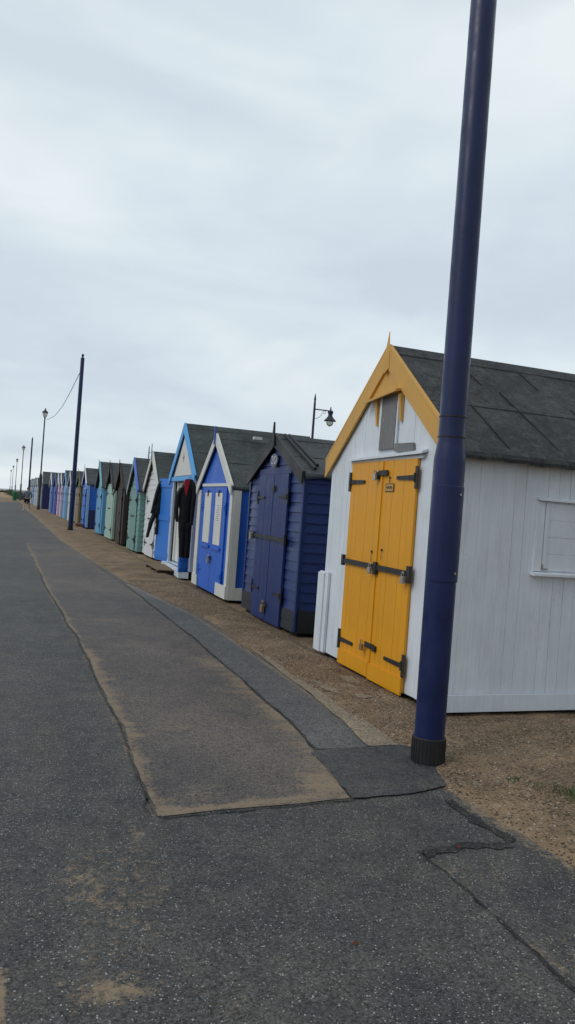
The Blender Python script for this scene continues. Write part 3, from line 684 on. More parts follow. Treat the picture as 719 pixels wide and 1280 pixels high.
b = M(); b.box(xd - .05, xd - .037, 6.52, 6.70, 1.945, 1.995); b.box(xd - .052, xd - .026, 6.70, 6.76, 1.91, 1.98); b.build('hasp', IRON, A); padlock(xd - .056, 6.74, 1.96, A, s=1.1)
b = M(); b.box(xd - .05, xd - .037, 6.55, 6.74, .29, .34); b.box(xd - .052, xd - .026, 6.52, 6.57, .28, .33); b.build('hasp', IRON, A); padlock(xd - .056, 6.77, .31, A, BRASS, s=1.1)
for y_, z_ in ((6.76, 1.21), (6.55, 1.24)):
    b = M(); b.lathe((0, 0, 0), [(.004, 0), (.012, .004), (.012, .012), (.003, .016)], 8); b.v = [(xd - .027 - z, y_ + x, z_ + y) for x, y, z in b.v]; b.path([(xd - .035, y_, z_), (xd - .034, y_ + .004, z_ - .05), (xd - .034, y_ + .01, z_ - .1)], .002, 5); b.build('door_pull', IRON, A)
# little framed plaque on the right leaf
b = M(); b.box(xd - .030, xd - .0255, 6.40, 6.58, 1.79, 1.87); pl = b.build('plaque', simple('plaque_brown', (.16, .08, .02), .6), DA[0])
b = M(); b.box(xd - .0335, xd - .0302, 6.415, 6.565, 1.80, 1.86); b.build('plaque_face', paint('plaque_cream', (.55, .36, .12)), pl)
b = M()
for k in range(6): b.box(xd - .0350, xd - .0336, 6.43 + k * .021, 6.442 + k * .021, 1.815 + .006 * (k % 2), 1.846)
b.build('lettering', simple('plaque_letter', (.07, .035, .012), .6), pl)
b = M(); b.path([(xd - .028, 6.49, 1.875), (xd - .036, 6.49, 1.90), (xd - .03, 6.49, 1.93)], .004, 6); b.path([(xd - .03, 6.475, 1.92), (xd - .035, 6.49, 1.935), (xd - .03, 6.505, 1.92)], .004, 6); b.build('key_hook', IRON, A)
# corner board at the far end
b = M(); b.box(fx - .030, fx - .002, 7.80, 8.035, .02, .90); b.box(fx - .048, fx - .031, 7.88, 8.045, .02, .885); b.build('corner_board', WHITE, A)
# side shutter
b = M(); yS = 5.47 - .0; S = yS + .03 - .02
b.box(4.205, 4.285, S - .028, S - .002, 1.19, 1.78); b.box(5.25, 5.33, S - .028, S - .002, 1.19, 1.78)
b.build_each('shutter_frame', WHITE, A)
b = M()
for k in range(4): b.box(4.292, 5.243, S - .022 + .0015 * (k % 2), S - .002, 1.195 + k * .145, 1.195 + (k + 1) * .145 - .0015)
b.box(4.295, 4.33, S - .030, S - .0225, 1.20, 1.77)
b.build('shutter', WHITE, A)
b = M(); b.prism([(4.215, S - .002, 1.80), (4.215, S - .055, 1.79), (4.215, S - .055, 1.805), (4.215, S - .002, 1.825)], (1.13, 0, 0)); b.build('drip_board', WHITE, A)
b = M(); b.prism([(4.19, S - .002, 1.155), (4.19, S - .07, 1.15), (4.19, S - .07, 1.17), (4.19, S - .002, 1.185)], (1.16, 0, 0)); b.build('sill', WHITE, A)
b = M(); b.box(4.288, 4.296, S - .04, S - .03, 1.21, 1.25); b.box(4.29, 4.35, S - .04, S - .03, 1.205, 1.215); b.build('catch', ZINC, A)

# ---------------- hut B : navy
B = hut('navy blue shiplap beach hut with black barge boards and an oval number plate', 3.46, 9.02, 11.32, 2.02, 2.56, 2.6, NAVY, 'h', .125, FELT_B, BLACKP, .13, .055, .03, finial=None, trim=None)
x = 3.46 - .026
b = M(); b.box(3.43, 3.46 - .0275 + .02, 9.0, 9.05, .03, 2.0); b.box(3.43, 3.452, 11.29, 11.34, .03, 2.0); b.build_each('corner_trim', NAVYD, B)
b = M(); b.box(x - .010, x + .006, 9.5, 10.85, 2.035, 2.11); b.build('door_header', NAVYD, B)
b = M(); b.prism([(3.377, 10.10, 2.42), (3.377, 10.22, 2.42), (3.377, 10.20, 2.55), (3.377, 10.17, 2.75), (3.377, 10.155, 2.75), (3.377, 10.12, 2.55)], (-.022, 0, 0)); b.build('finial', BLACKP, B)
db = []
for a, c, sg in ((9.52, 10.14, 1), (10.15, 10.76, -1)):
    d = leaf(B, x - .002, a, c, .0, 2.03, NAVYD, .105, .028); db.append(d)
t_hinge(x - .03, 10.78, 1.70, -1, .33, db[1]); t_hinge(x - .03, 9.50, 1.72, 1, .33, db[0]); t_hinge(x - .03, 10.78, .41, -1, .33, db[1]); t_hinge(x - .03, 9.50, .41, 1, .33, db[0])
b = M(); b.box(x - .056, x - .042, 9.46, 10.85, 1.125, 1.175); b.box(x - .06, x - .031, 9.45, 9.51, 1.08, 1.22); b.box(x - .06, x - .031, 10.78, 10.83, 1.1, 1.2); b.build('locking_bar', IRON, B)
padlock(x - .062, 10.86, 1.17, B, s=1.6); b = M(); b.box(x - .046, x - .031, 9.99, 10.16, 1.80, 1.85); b.box(x - .056, x - .047, 10.02, 10.09, 1.78, 1.88); b.build('hasp', IRON, B)
b = M(); b.box(x - .046, x - .031, 10.03, 10.18, .2, .25); b.build('hasp', IRON, B); padlock(x - .05, 10.12, .21, B, BRASS, s=1.7)
b = M(); b.box(x - .036, x - .0305, 10.10, 10.19, .03, 2.0); b.build('cover_strip', NAVYD, db[0])
# black painted lowest boards
b = M()
for a, c in ((9.03, 9.50), (10.78, 11.31)):
    for k in range(2): b.prism([(x - .001, a, .025 + k * .13), (x - .012, a, .025 + k * .13), (x - .003, a, .15 + k * .13), (x + .008, a, .15 + k * .13)], (0, c - a, 0))
b.box(3.47, 6.02, 8.985, 9.03, .02, .30); b.build_each('kick_board', BLACKP, B)
# number plate
b = M(); PY, PZ = 10.19, 2.22; pts = [(x - .014, PY + .15 * math.cos(t), PZ + .095 * math.sin(t)) for t in [k * math.pi / 14 for k in range(28)]]
b.prism(pts, (-.016, 0, 0)); plt = b.build('number_plate', simple('plate_grey', (.13, .15, .19), .6), B)
fc = bpy.data.curves.new('plate_number', 'FONT'); fc.body = '20'; fc.size = .17; fc.extrude = .003; fc.align_x = 'CENTER'; fc.align_y = 'CENTER'
fc.materials.append(simple('plate_white', (.45, .47, .5), .5)); t0 = bpy.data.objects.new('plate_text', fc); tm = bpy.data.meshes.new_from_object(t0); bpy.data.objects.remove(t0)
to = bpy.data.objects.new('plate_number', tm); col.objects.link(to); to.parent = plt
to.location = Vector((x - .031, PY, PZ)) - Vector(B['_o']); to.rotation_euler = (R_(90), 0, R_(-90)); to.scale = (1.45, 1, 1)
# small blue ridge vent
b = M(); b.box(4.62, 4.80, 10.09, 10.25, 2.56, 2.66); b.box(4.60, 4.82, 10.07, 10.27, 2.66, 2.68); b.build('ridge_vent', SKYB, B)
b = M(); sl = .54 / 1.18
for k, (dx, lo) in enumerate(((0.10, 1.0), (.16, .9))):
    b.tube((3.42 + dx, 10.17 - .05, 2.56 - .02 + .045), (3.46 + dx * 1.2, 10.17 - 1.12 * lo, 2.56 - 1.12 * lo * sl + .045), .022, n=8)
b.build_each('roof_batten', BLACKP, B)

# ---------------- hut C : bright blue with cream trim
C = hut('bright blue beach hut with cream corner trim and two tall cream door panels', 3.40, 12.05, 14.42, 1.86, 2.77, 2.6, BLUE, 'v', .14, FELT_C, CREAM, .12, .06, .03, trim=None, side_m=BLUE)
x = 3.40 - .02
b = M(); b.box(x - .02, x, 12.03, 12.17, .03, 1.80); b.box(3.385, 3.51, 12.012, 12.0335, .03, 1.80); b.build_each('corner_trim', CREAM, C)
b = M(); b.box(x - .034, x - .021, 12.03, 12.68, .03, .24); b.build('corner_block', CREAM, C)
b = M(); b.box(x - .02, x, 14.22, 14.45, .03, 1.80); b.build_each('corner_trim', CREAM, C)
b = M(); b.box(x - .034, x - .021, 14.05, 14.45, .03, .22); b.build('corner_block', CREAM, C)
b = M(); b.box(3.40, 5.98, 12.014, 12.045, .02, .22); b.build('skirting_board', CREAM, C)
b = M(); b.box(x - .03, x - .0, 12.20, 14.1, 1.865, 1.915); b.build('door_header', CREAM, C)
b = M(); b.box(3.29, 3.315, 13.22, 13.27, 2.6, 2.92); b.build('finial', paint('indigo_paint', (.07, .12, .45)), C)
dc = []
for a, c in ((12.38, 13.14), (13.15, 13.98)):
    dc.append(leaf(C, x - .003, a, c, .03, 1.85, BLUE, .19, .022))
for d, a, c in ((dc[0], 12.58, 13.03), (dc[1], 13.33, 13.80)):
    b = M(); b.box(x - .040, x - .027, a, c, .86, 1.75); p = b.build('window_panel', CREAM, d)
    b = M(); b.box(x - .06, x - .027, a - .06, c + .06, .78, .83); b.build('panel_ledge', BLUE, d)
    b = M(); b.box(x - .052, x - .041, (a + c) / 2 - .03, (a + c) / 2 + .03, 1.69, 1.80); b.build('panel_clip', IRON, p)
b = M(); b.box(x - .0425, x - .0405, 12.70, 12.92, 1.25, 1.58); nb_ = b.build('notice', simple('notice_paper', (.72, .72, .70), .8), dc[0])
b = M()
for k in range(9): b.box(x - .0440, x - .0427, 12.72 + .01 * (k % 3), 12.90 - .012 * (k % 4), 1.275 + k * .032, 1.287 + k * .032)
b.build('lettering', simple('notice_ink', (.25, .25, .27), .8), nb_)
b = M(); b.box(x - .05, x - .026, 13.1, 13.22, .58, .64); b.build('hasp', IRON, C); padlock(x - .05, 13.17, .6, C, s=1.5)
for d, yh, sg in ((dc[0], 12.38, 1), (dc[1], 13.98, -1)):
    for z in (.35, 1.5): t_hinge(x - .025, yh, z, sg, .16, d, BLUE)
b = M(); b.box(3.95, 4.10, 13.0, 13.08, 2.74, 2.79); b.build('ridge_patch', CREAM, C)

# ---------------- hut D : tall, open door
D = hut('tall beach hut with light blue barge boards and its blue door standing open', 3.52, 15.35, 17.85, 2.09, 3.24, 2.8, paint('blue_white_paint', (.50, .57, .70), .5, .08, .15), 'v', .13, FELT_C, LBLUE, .14, .055, .07, opening=(15.62, 17.60, 2.0), wall_z0=.14)
x = 3.50
b = M(); b.box(x - .03, x - .0, 15.5, 17.75, 2.01, 2.10); b.build('door_header', LBLUE, D)
b = M(); b.prism([(x - .004, 15.75, 2.12), (x - .004, 17.45, 2.12), (x - .004, 16.62, 2.98), (x - .004, 16.58, 2.98)], (-.014, 0, 0)); b.build('gable_panel', CREAM, D)
b = M(); b.box(x - .024, x - .019, 16.5, 16.7, 2.50, 2.53); b.box(x - .024, x - .019, 16.58, 16.62, 2.42, 2.61); b.build('gable_ornament', simple('faded_grey', (.35, .36, .35)), D)
# interior
b = M(); b.box(3.56, 6.2, 17.77, 17.80, .18, 2.05); b.box(6.2, 6.23, 15.45, 17.8, .18, 2.4); b.box(3.56, 6.2, 15.40, 15.43, .18, 2.05); b.build('inner_wall', INSIDE, D)
b = M(); b.box(3.60, 3.66, 16.72, 17.45, .2, 1.98); b.box(3.57, 3.60, 17.38, 17.5, .2, 1.98); b.box(3.57, 3.60, 16.9, 16.95, .2, 1.98); b.build('inner_door', CREAM, D)
b = M(); b.box(3.62, 4.1, 15.9, 16.7, .2, .75); b.box(3.60, 4.12, 15.85, 16.75, .75, .79); b.build('cupboard', INSIDE, D)
def plank(parent, name, mt, P, Q, z0, z1, t=.03, pitch=.12, rails=()):
    """door leaf standing open between plan points P (hinge) and Q"""
    P = Vector((*P, 0)); Q = Vector((*Q, 0)); d = (Q - P); Ln = d.length; d.normalize(); n = Vector((-d.y, d.x, 0)); b = M(); k = max(1, round(Ln / pitch))
    for i in range(k):
        a = P + d * (Ln * i / k + .002); c = P + d * (Ln * (i + 1) / k - .002)
        b.prism([a - n * t / 2 + Vector((0, 0, z0)), c - n * t / 2 + Vector((0, 0, z0)), c + n * t / 2 + Vector((0, 0, z0)), a + n * t / 2 + Vector((0, 0, z0))], (0, 0, z1 - z0))
    o = b.build(name, mt, parent)
    for zr in rails:
        r_ = M(); a = P + d * .02; c = P + d * (Ln - .02)
        for s_ in (-1, 1):
            r_.prism([a + n * s_ * (t / 2 + .001) + Vector((0, 0, zr)), c + n * s_ * (t / 2 + .001) + Vector((0, 0, zr)), c + n * s_ * (t / 2 + .02) + Vector((0, 0, zr)), a + n * s_ * (t / 2 + .02) + Vector((0, 0, zr))], (0, 0, .13))
        r_.build('door_rail', mt, o)
    return o
plank(D, 'door', MBLUE, (3.53, 17.72), (3.37, 18.62), .13, 2.07, rails=(.2, 1.08, 1.86))
plank(D, 'door', MBLUE, (3.50, 15.60), (3.29, 15.45), .12, 1.98, rails=(.2, 1.1, 1.8))
b = M(); b.prism([(3.30, 15.45, .0), (3.50, 15.40, .0), (3.50, 17.95, .02), (3.42, 17.95, .02)], (0, 0, .12)); b.build('doorstep', paint('step_white_paint', (.62, .68, .74), .6, .1, .2), D)

# wetsuits : flattened bodies hanging
def wetsuit(label, pts, n, hood=False, loc=(0, 0, 0)):
    """pts: dict of polylines -> list of (pos, rx, ry) ; rx along direction n (xy unit), ry thickness"""
    r = thing('wetsuit', loc, label, 'wetsuit', 'black wetsuits hung up to dry')
    b = M(); nx = Vector((*n, 0)).normalized(); ny = Vector((-nx.y, nx.x, 0))
    for limb in pts:
        # densify with wrinkles
        rings = []; K = 5
        for (p, rx, ry), (q, sx_, sy_) in zip(limb, limb[1:]):
            for k in range(K):
                t = k / K; c = Vector(p).lerp(Vector(q), t); wr = 1 + .10 * nz(c.z * 9, c.x * 3, 1, 3); a_ = rx + (sx_ - rx) * t; d_ = (ry + (sy_ - ry) * t)
                c = c + ny * .012 * nz(c.z, c.x, 7, 9)
                rings.append([c + nx * a_ * wr * math.cos(2 * math.pi * j / 14) + ny * d_ * (1 + .25 * nz(c.z * 12, j, 1, 2)) * math.sin(2 * math.pi * j / 14) for j in range(14)])
        q, sx_, sy_ = limb[-1]; rings.append([Vector(q) + nx * sx_ * math.cos(2 * math.pi * j / 14) + ny * sy_ * math.sin(2 * math.pi * j / 14) for j in range(14)])
        b.loft(rings)
    b.build('suit', NEOP, r, smooth=True); return r
w1 = wetsuit('black wetsuit hanging outside the open blue door, against the white hut', [
    [((3.41, 18.5, 2.02), .05, .03), ((3.40, 18.5, 1.95), .10, .05), ((3.40, 18.5, 1.7), .115, .06), ((3.37, 18.5, 1.4), .10, .06), ((3.33, 18.5, 1.2), .11, .06)],
    [((3.36, 18.5, 1.22), .06, .05), ((3.37, 18.5, 1.0), .055, .045), ((3.34, 18.5, .72), .035, .03)],
    [((3.27, 18.5, 1.22), .06, .05), ((3.20, 18.5, 1.0), .055, .045), ((3.13, 18.5, .64), .035, .03)],
    [((3.33, 18.47, 1.93), .04, .04), ((3.28, 18.47, 1.7), .045, .04), ((3.22, 18.47, 1.35), .035, .03), ((3.19, 18.47, 1.22), .03, .03)]], (1, 0), loc=(3.37, 18.5, .64))
w2 = wetsuit('black wetsuit with red lining hanging at the right side of the open doorway', [
    [((3.32, 15.1, 2.0), .07, .03), ((3.30, 15.1, 1.9), .12, .05), ((3.27, 15.1, 1.7), .155, .06), ((3.27, 15.1, 1.4), .12, .06), ((3.28, 15.1, 1.15), .12, .06)],
    [((3.34, 15.1, 1.16), .085, .05), ((3.35, 15.1, .9), .08, .05), ((3.36, 15.1, .44), .062, .035)],
    [((3.23, 15.1, 1.16), .085, .05), ((3.245, 15.1, .9), .075, .05), ((3.27, 15.1, .45), .06, .035)],
    [((3.17, 15.08, 1.83), .05, .04), ((3.10, 15.07, 1.70), .05, .04), ((3.09, 15.07, 1.4), .04, .03), ((3.12, 15.07, 1.15), .032, .03)],
    [((3.38, 15.08, 1.95), .05, .04), ((3.42, 15.07, 1.7), .05, .045), ((3.41, 15.07, 1.3), .045, .035), ((3.40, 15.07, 1.1), .04, .03)]], (1, 0), loc=(3.28, 15.1, .44))
b = M(); b.prism([(3.22, 15.035, 2.0), (3.31, 15.035, 2.0), (3.29, 15.035, 1.84), (3.255, 15.03, 1.66), (3.235, 15.03, 1.72), (3.20, 15.035, 1.92)], (0, .02, 0)); b.build('red_lining', REDL, w2)
b = M(); b.path([(3.22, 15.1, 1.98), (3.27, 15.1, 2.01), (3.36, 15.1, 2.01), (3.42, 15.1, 1.94)], .008, 6); b.path([(3.31, 15.1, 2.01), (3.31, 15.1, 2.045), (3.36, 15.3, 2.05), (3.46, 15.5, 2.05)], .005, 6); b.build('hanger', IRON, w2)
b = M(); b.path([(3.40, 18.5, 2.0), (3.40, 18.52, 2.06), (3.40, 18.56, 2.08)], .006, 6); b.build('hanger', IRON, w1)

# pallet step in front of D/E
pr_ = thing('wooden_pallet', (3.24, 16.8, 0), 'low brown wooden pallet lying on the shingle before the open blue door', 'pallet')
ca = Vector((.42, 0.0, 0)); b = M()
for k in range(5): b.box(2.98 + k * .09, 3.06 + k * .09, 16.0, 17.5, .085, .105)
b.build('deck_boards', PALLET, pr_)
b = M()
for y_ in (16.02, 16.7, 17.38): b.box(2.98, 3.42, y_, y_ + .1, .0, .083)
b.build_each('bearer', DARKGAP, pr_)

# ---------------- the other near huts
hut('white shiplap beach hut half hidden behind the open blue door', 3.65, 19.95, 22.15, 1.86, 2.84, 2.6, paint('shiplap_white', (.66, .68, .70), .5, .08, .15, grain='h'), 'h', .16, FELT_C, CREAM, .13, .09, .05, doors=(20.35, 21.6), doorm=paint('panel_white', (.70, .72, .74)), finial=(.22, .03), finm=paint('pale_violet', (.35, .42, .62)))
hut('sage green beach hut with bright violet blue barge board on its near side', 3.50, 22.2, 24.3, 1.78, 2.74, 2.6, GREEN, 'h', .15, FELT_B, (paint('violet_barge', (.10, .19, .62)), paint('grey_barge', (.28, .33, .36))), .13, .10, .04, doors=(22.6, 23.9), doorm=paint('green_door', (.17, .32, .30)))
hut('dark brown stained narrow beach hut next to the sage green one', 3.50, 25.35, 27.3, 1.82, 2.67, 2.6, BROWN, 'v', .14, FELT_B, BROWN, .13, .10, .05, doors=(25.8, 26.9), finial=(.14, .03), trim=(.1, BROWN))
hut('pale green beach hut with dark barge boards beside the dark brown hut', 3.50, 27.95, 30.2, 1.85, 2.74, 2.6, BLACKP, 'v', .14, FELT_B, BLACKP, .12, .10, .05, doors=(28.15, 30.0), doorm=PGREEN, doorz=1.95, finial=(.14, .03), trim=(.17, PGREEN))
hut('sky blue beach hut with turquoise barge board, between the pale green and royal blue huts', 3.47, 31.25, 33.55, 1.9, 2.92, 2.6, TURQ, 'v', .14, FELT_B, (TURQ, BLACKP), .17, .12, .05, doors=(31.7, 33.2), doorm=SKYB, finial=(.1, .03), trim=(.14, SKYB))
hut('royal blue shiplap beach hut with white gable trim and dark navy lower boards', 3.35, 36.75, 39.05, 2.05, 2.80, 2.6, paint('royal_shiplap', (.02, .13, .58), .45, .09, .1, (.02, .06, .25), grain='h'), 'h', .15, FELT_B, WHITE, .09, .10, .04, doors=(37.3, 38.6), finial=(.2, .025), trim=(.10, PALEB), skirt=(.85, DNAVY))
hut('olive green beach hut with ochre door partly behind the second post', 3.28, 39.6, 41.95, 1.95, 2.70, 2.4, OLIVE, 'v', .15, FELT_B, OLIVE, .12, .08, .05, doors=(40.0, 41.6), doorm=OCHRE, lod=0, finial=(.12, .03))
hut('pale grey beach hut beside the post, left of the olive one', 3.15, 43.7, 46.2, 2.0, 2.76, 2.5, PGREY, 'h', .18, FELT_B, PGREY, .12, .1, .05, doors=(44.2, 45.8), doorm=PGREY, lod=0)
hut('pale blue beach hut between the pale grey and lavender huts', 3.10, 46.9, 49.6, 2.05, 2.90, 2.5, PALEB, 'v', .18, FELT_B, PALEB, .12, .1, .05, doors=(47.3, 49.2), doorm=SKYB, lod=0)
hut('lavender beach hut with white barge boards next to the pink one', 3.04, 50.2, 52.0, 2.05, 2.80, 2.5, LAV, 'v', .18, FELT_B, WHITE, .16, .1, .05, doors=(50.5, 51.7), doorm=LAV, lod=0)
hut('pink beach hut with white barge boards', 2.98, 52.15, 54.0, 2.05, 2.80, 2.5, PINK, 'v', .18, FELT_B, WHITE, .16, .1, .05, doors=(52.5, 53.7), doorm=PINK, lod=0)
hut('violet blue beach hut between the pink hut and the dusty blue hut', 2.92, 54.5, 57.8, 2.0, 2.83, 2.6, VIOLB, 'v', .18, FELT_B, VIOLB, .12, .1, .05, doors=(55.2, 57.2), doorm=VIOLB, lod=0)
hut('dusty blue beach hut with broad white barge boards', 2.83, 58.3, 61.7, 2.05, 2.95, 2.6, DUSTB, 'v', .18, FELT_B, WHITE, .2, .1, .05, doors=(59, 61.2), doorm=DUSTB, lod=0)
hut('tall dark navy beach hut with a wide flank, beside the tall lamp post', 2.60, 69.3, 71.8, 2.2, 3.25, 3.2, DNAVY, 'v', .18, FELT_B, PGREY, .12, .1, .05, doors=(69.8, 71.3), lod=0)
PALES = [(78.5, 82.4, PGREY, 'pale grey far beach hut, first one beyond the tall lamp post'), (83.4, 87.2, paint('far_white', (.62, .64, .66)), 'off white far beach hut, second beyond the tall lamp post'), (88.6, 92, PALEB, 'pale blue far beach hut, third beyond the tall lamp post'), (94, 97.5, PGREY, 'weathered grey far beach hut beside the walking person'), (100, 104, paint('far_cream', (.5, .5, .45)), 'cream far beach hut at the very end of the row')]
for i, (a, c, m_, lb) in enumerate(PALES):
    hut(lb, 2.46 - .012 * (a - 78), a, c, 2.05, 2.85 + .06 * (i % 2), 2.6, m_, 'v', .2, FELT_B, (WHITE, PGREY)[i % 2], .16, .1, .05, doors=(a + .6, c - .6), doorm=m_, lod=0)
# brick coloured step by the royal blue hut
st = thing('doorstep_box', (3.1, 37.3, 0), 'low red-brown step box in front of the royal blue hut', 'step')
b = M(); b.box(2.92, 3.24, 36.9, 37.8, .14, .18); b.build('step_top', BRICKP, st)
b = M(); b.box(2.95, 3.22, 36.93, 37.0, 0, .139); b.box(2.95, 3.22, 37.7, 37.77, 0, .139); b.box(2.96, 2.99, 37.0, 37.7, 0.02, .139); b.build_each('step_side', BRICKP, st)

# ------------------------------------------------------------------ tall posts
def tall_post(label, x, y, h=7.15):
    r = thing('festoon_post', (x, y, 0), label, 'post', 'navy steel posts along the promenade')
    b = M(); b.lathe((x, y, 0), [(.097, -.05), (.097, .17), (.099, 1.0), (.101, 1.94), (.099, 1.97), (.089, 2.04), (.085, 2.07), (.085, 2.225), (.085, 3.2), (.078, h - .02), (.070, h)], 40); b.build('shaft', POLE, r, smooth=True)
    b = M(); b.lathe((x, y, 0), [(.10, -.06), (.106, -.06), (.106, .168), (.102, .172), (.099, .172)], 40)
    for k in range(28): a = 2 * math.pi * k / 28; b.tube((x + .106 * math.cos(a), y + .106 * math.sin(a), -.05), (x + .106 * math.cos(a), y + .106 * math.sin(a), .16), .004, n=5)
    b.build('base_sleeve', SLEEVE, r)
    for zc in (2.225, 2.095):
        b = M(); b.lathe((x, y, 0), [(.084, zc - .006), (.0882, zc - .004), (.0882, zc + .004), (.084, zc + .006)], 40); b.build('joint_ring', SLEEVE, r, smooth=True)
    # curved access door on the landward side
    b = M(); rings = []
    for z in (1.17, 1.174, 1.78, 1.784):
        q = []; rr = .1055 if z in (1.174, 1.78) else .102
        for k in range(13): a = R_(-158 + 136 * k / 12); q.append(Vector((x + rr * math.cos(a), y + rr * math.sin(a), z)))
        for k in range(12, -1, -1): a = R_(-158 + 136 * k / 12); q.append(Vector((x + .095 * math.cos(a), y + .095 * math.sin(a), z)))
        rings.append(q)
    b.loft(rings); p = b.build('access_panel', POLE, r)
    b = M(); 
    for z in (1.73, 1.23): 
        a = R_(-70); b.tube((x + .107 * math.cos(a), y + .107 * math.sin(a), z), (x + .111 * math.cos(a), y + .111 * math.sin(a), z), .008, n=8)
    b.build('panel_bolt', ZINC, p)
    b = M(); b.lathe((x, y, 0), [(.03, h - .01), (.03, h + .04), (.05, h + .07), (.05, h + .12), (.02, h + .16)], 16); b.build('cap', SLEEVE, r, smooth=True)
    return r
P1 = tall_post('thick navy steel post with black base sleeve, standing before the yellow doored hut', 2.635, 4.33)
def shift(o, lb, x, y, s=1.0):
    c = copy_tree(o); c.location = (x, y, 0); c['label'] = lb; return c
shift(P1, 'plain navy post beside the olive and pale grey huts', 2.40, 32.9)
shift(P1, 'plain thin post far off, directly above the walking person', 1.80, 88)

# lantern posts
def lantern_post(label, x, y, h=8.3):
    r = thing('lamp_post', (x, y, 0), label, 'lamp post', 'lantern lamp posts along the promenade')
    hb = h - .75
    b = M(); b.lathe((x, y, 0), [(.14, 0), (.14, .35), (.11, .4), (.11, 2.8), (.085, 2.95), (.06, 3.0), (.05, hb - .05), (.09, hb), (.04, hb + .04)], 16); b.build('shaft', POLEK, r, smooth=True)
    l = M(); l.lathe((x, y, 0), [(.10, hb + .03), (.12, hb + .05), (.21, hb + .40), (.20, hb + .41)], 6); la = l.build('lantern_glass', GLASSM, r)
    l = M(); l.lathe((x, y, 0), [(.25, hb + .41), (.25, hb + .44), (.10, hb + .58), (.05, hb + .62), (.06, hb + .68), (.01, hb + .78)], 6)
    for k in range(6):
        a = k * math.pi / 3; l.tube((x + .12 * math.cos(a), y + .12 * math.sin(a), hb + .04), (x + .215 * math.cos(a), y + .215 * math.sin(a), hb + .41), .012, n=5)
    l.build('lantern_frame', POLEK, r); return r
L1 = lantern_post('tall black lamp post with a lantern on top, left of the navy hut', 2.19, 66)
for lb, x_, y_ in (('lantern lamp post at the end of the asphalt beside the green bin', 1.25, 112.5), ('far lantern lamp post beyond the green bin, third along the row', .76, 162), ('very distant lantern lamp post, fourth along the row', .2, 212), ('most distant lantern lamp post at the far left end of the row', -.36, 262)):
    c = copy_tree(L1); c.location = (x_, y_, -.6 * (y_ > 100)); c['label'] = lb

# swan-neck street lamps behind the huts
def swan(label, x, y):
    r = thing('street_lamp', (x, y, 0), label, 'street lamp', 'swan-neck street lamps behind the huts')
    b = M(); b.lathe((x, y, 0), [(.10, 0), (.10, 1.0), (.055, 1.1), (.038, 5.2), (.03, 5.3), (.04, 5.35), (.008, 5.55)], 12); b.build('shaft', POLEK, r, smooth=True)
    b = M(); b.tube((x, y, 5.02), (x + .68, y, 5.02), .02, n=8)
    b.path([(x + .02, y, 4.7)] + [(x + .02 + .28 * math.sin(t), y, 4.98 - .28 * math.cos(t)) for t in (.3, .6, .9, 1.2, 1.5)], .008, 6)
    b.path([(x + .38 + .05 * math.cos(t), y, 4.95 + .05 * math.sin(t)) for t in [k * .6 for k in range(11)]], .007, 6); b.build('bracket', POLEK, r)
    b = M(); b.lathe((x + .60, y, 4.55), [(.01, .62), (.025, .54), (.03, .50), (.10, .44), (.10, .42), (.07, .34), (.085, .28), (.15, .2), (.21, .14), (.21, .12), (.13, .12)], 20); b.build('lamp_shade', POLEK, r, smooth=True)
    b = M(); b.lathe((x + .60, y, 4.55), [(.12, .12), (.125, .06), (.09, -.02), (.02, -.06)], 16); b.build('lamp_bowl', GLASSM, r, smooth=True); return r
S1 = swan('swan-neck street lamp rising behind the roof of the navy hut', 9.5, 24.5)
c = copy_tree(S1); c.location = (9.5, 58, 0); c['label'] = 'distant swan-neck street lamp just above the roof of the white shiplap hut'
# festoon cable
b = M(); ctrl = [(2.40, 32.85, 6.70), (2.36, 38.4, 6.42), (2.33, 43.8, 6.26), (2.30, 51.4, 6.40), (2.22, 60, 6.88), (2.19, 65.95, 7.45)]
b.path(ctrl, .014, 6); tag(b.build('overhead_cable', CORD), 'thin dark cable sagging from the plain navy post to the tall lamp post', 'cable')
# bird
# ------------------------------------------------------------------ person
def skin_mesh(name, verts, edges, radii, mt, parent, root=0, lv=1):
    me = bpy.data.meshes.new(name); me.from_pydata([Vector(v_) for v_ in verts], edges, []); o = bpy.data.objects.new(name, me); col.objects.link(o); o.parent = parent
    sm_ = o.modifiers.new('skin', 'SKIN'); 
    if not me.skin_vertices:
        bm = bmesh.new(); bm.from_mesh(me); bm.verts.layers.skin.verify(); bm.to_mesh(me); bm.free()
    for i, rr in enumerate(radii): d = me.skin_vertices[0].data[i]; d.radius = (rr if isinstance(rr, tuple) else (rr, rr)); d.use_root = (i == root)
    sm_.use_smooth_shade = True; su = o.modifiers.new('sub', 'SUBSURF'); su.levels = su.render_levels = lv; me.materials.append(mt); return o
per = thing('person', (1.2, 61.5, 0), 'person in a grey jacket and black shorts walking away along the promenade', 'person'); per.rotation_euler = (0, 0, 0)
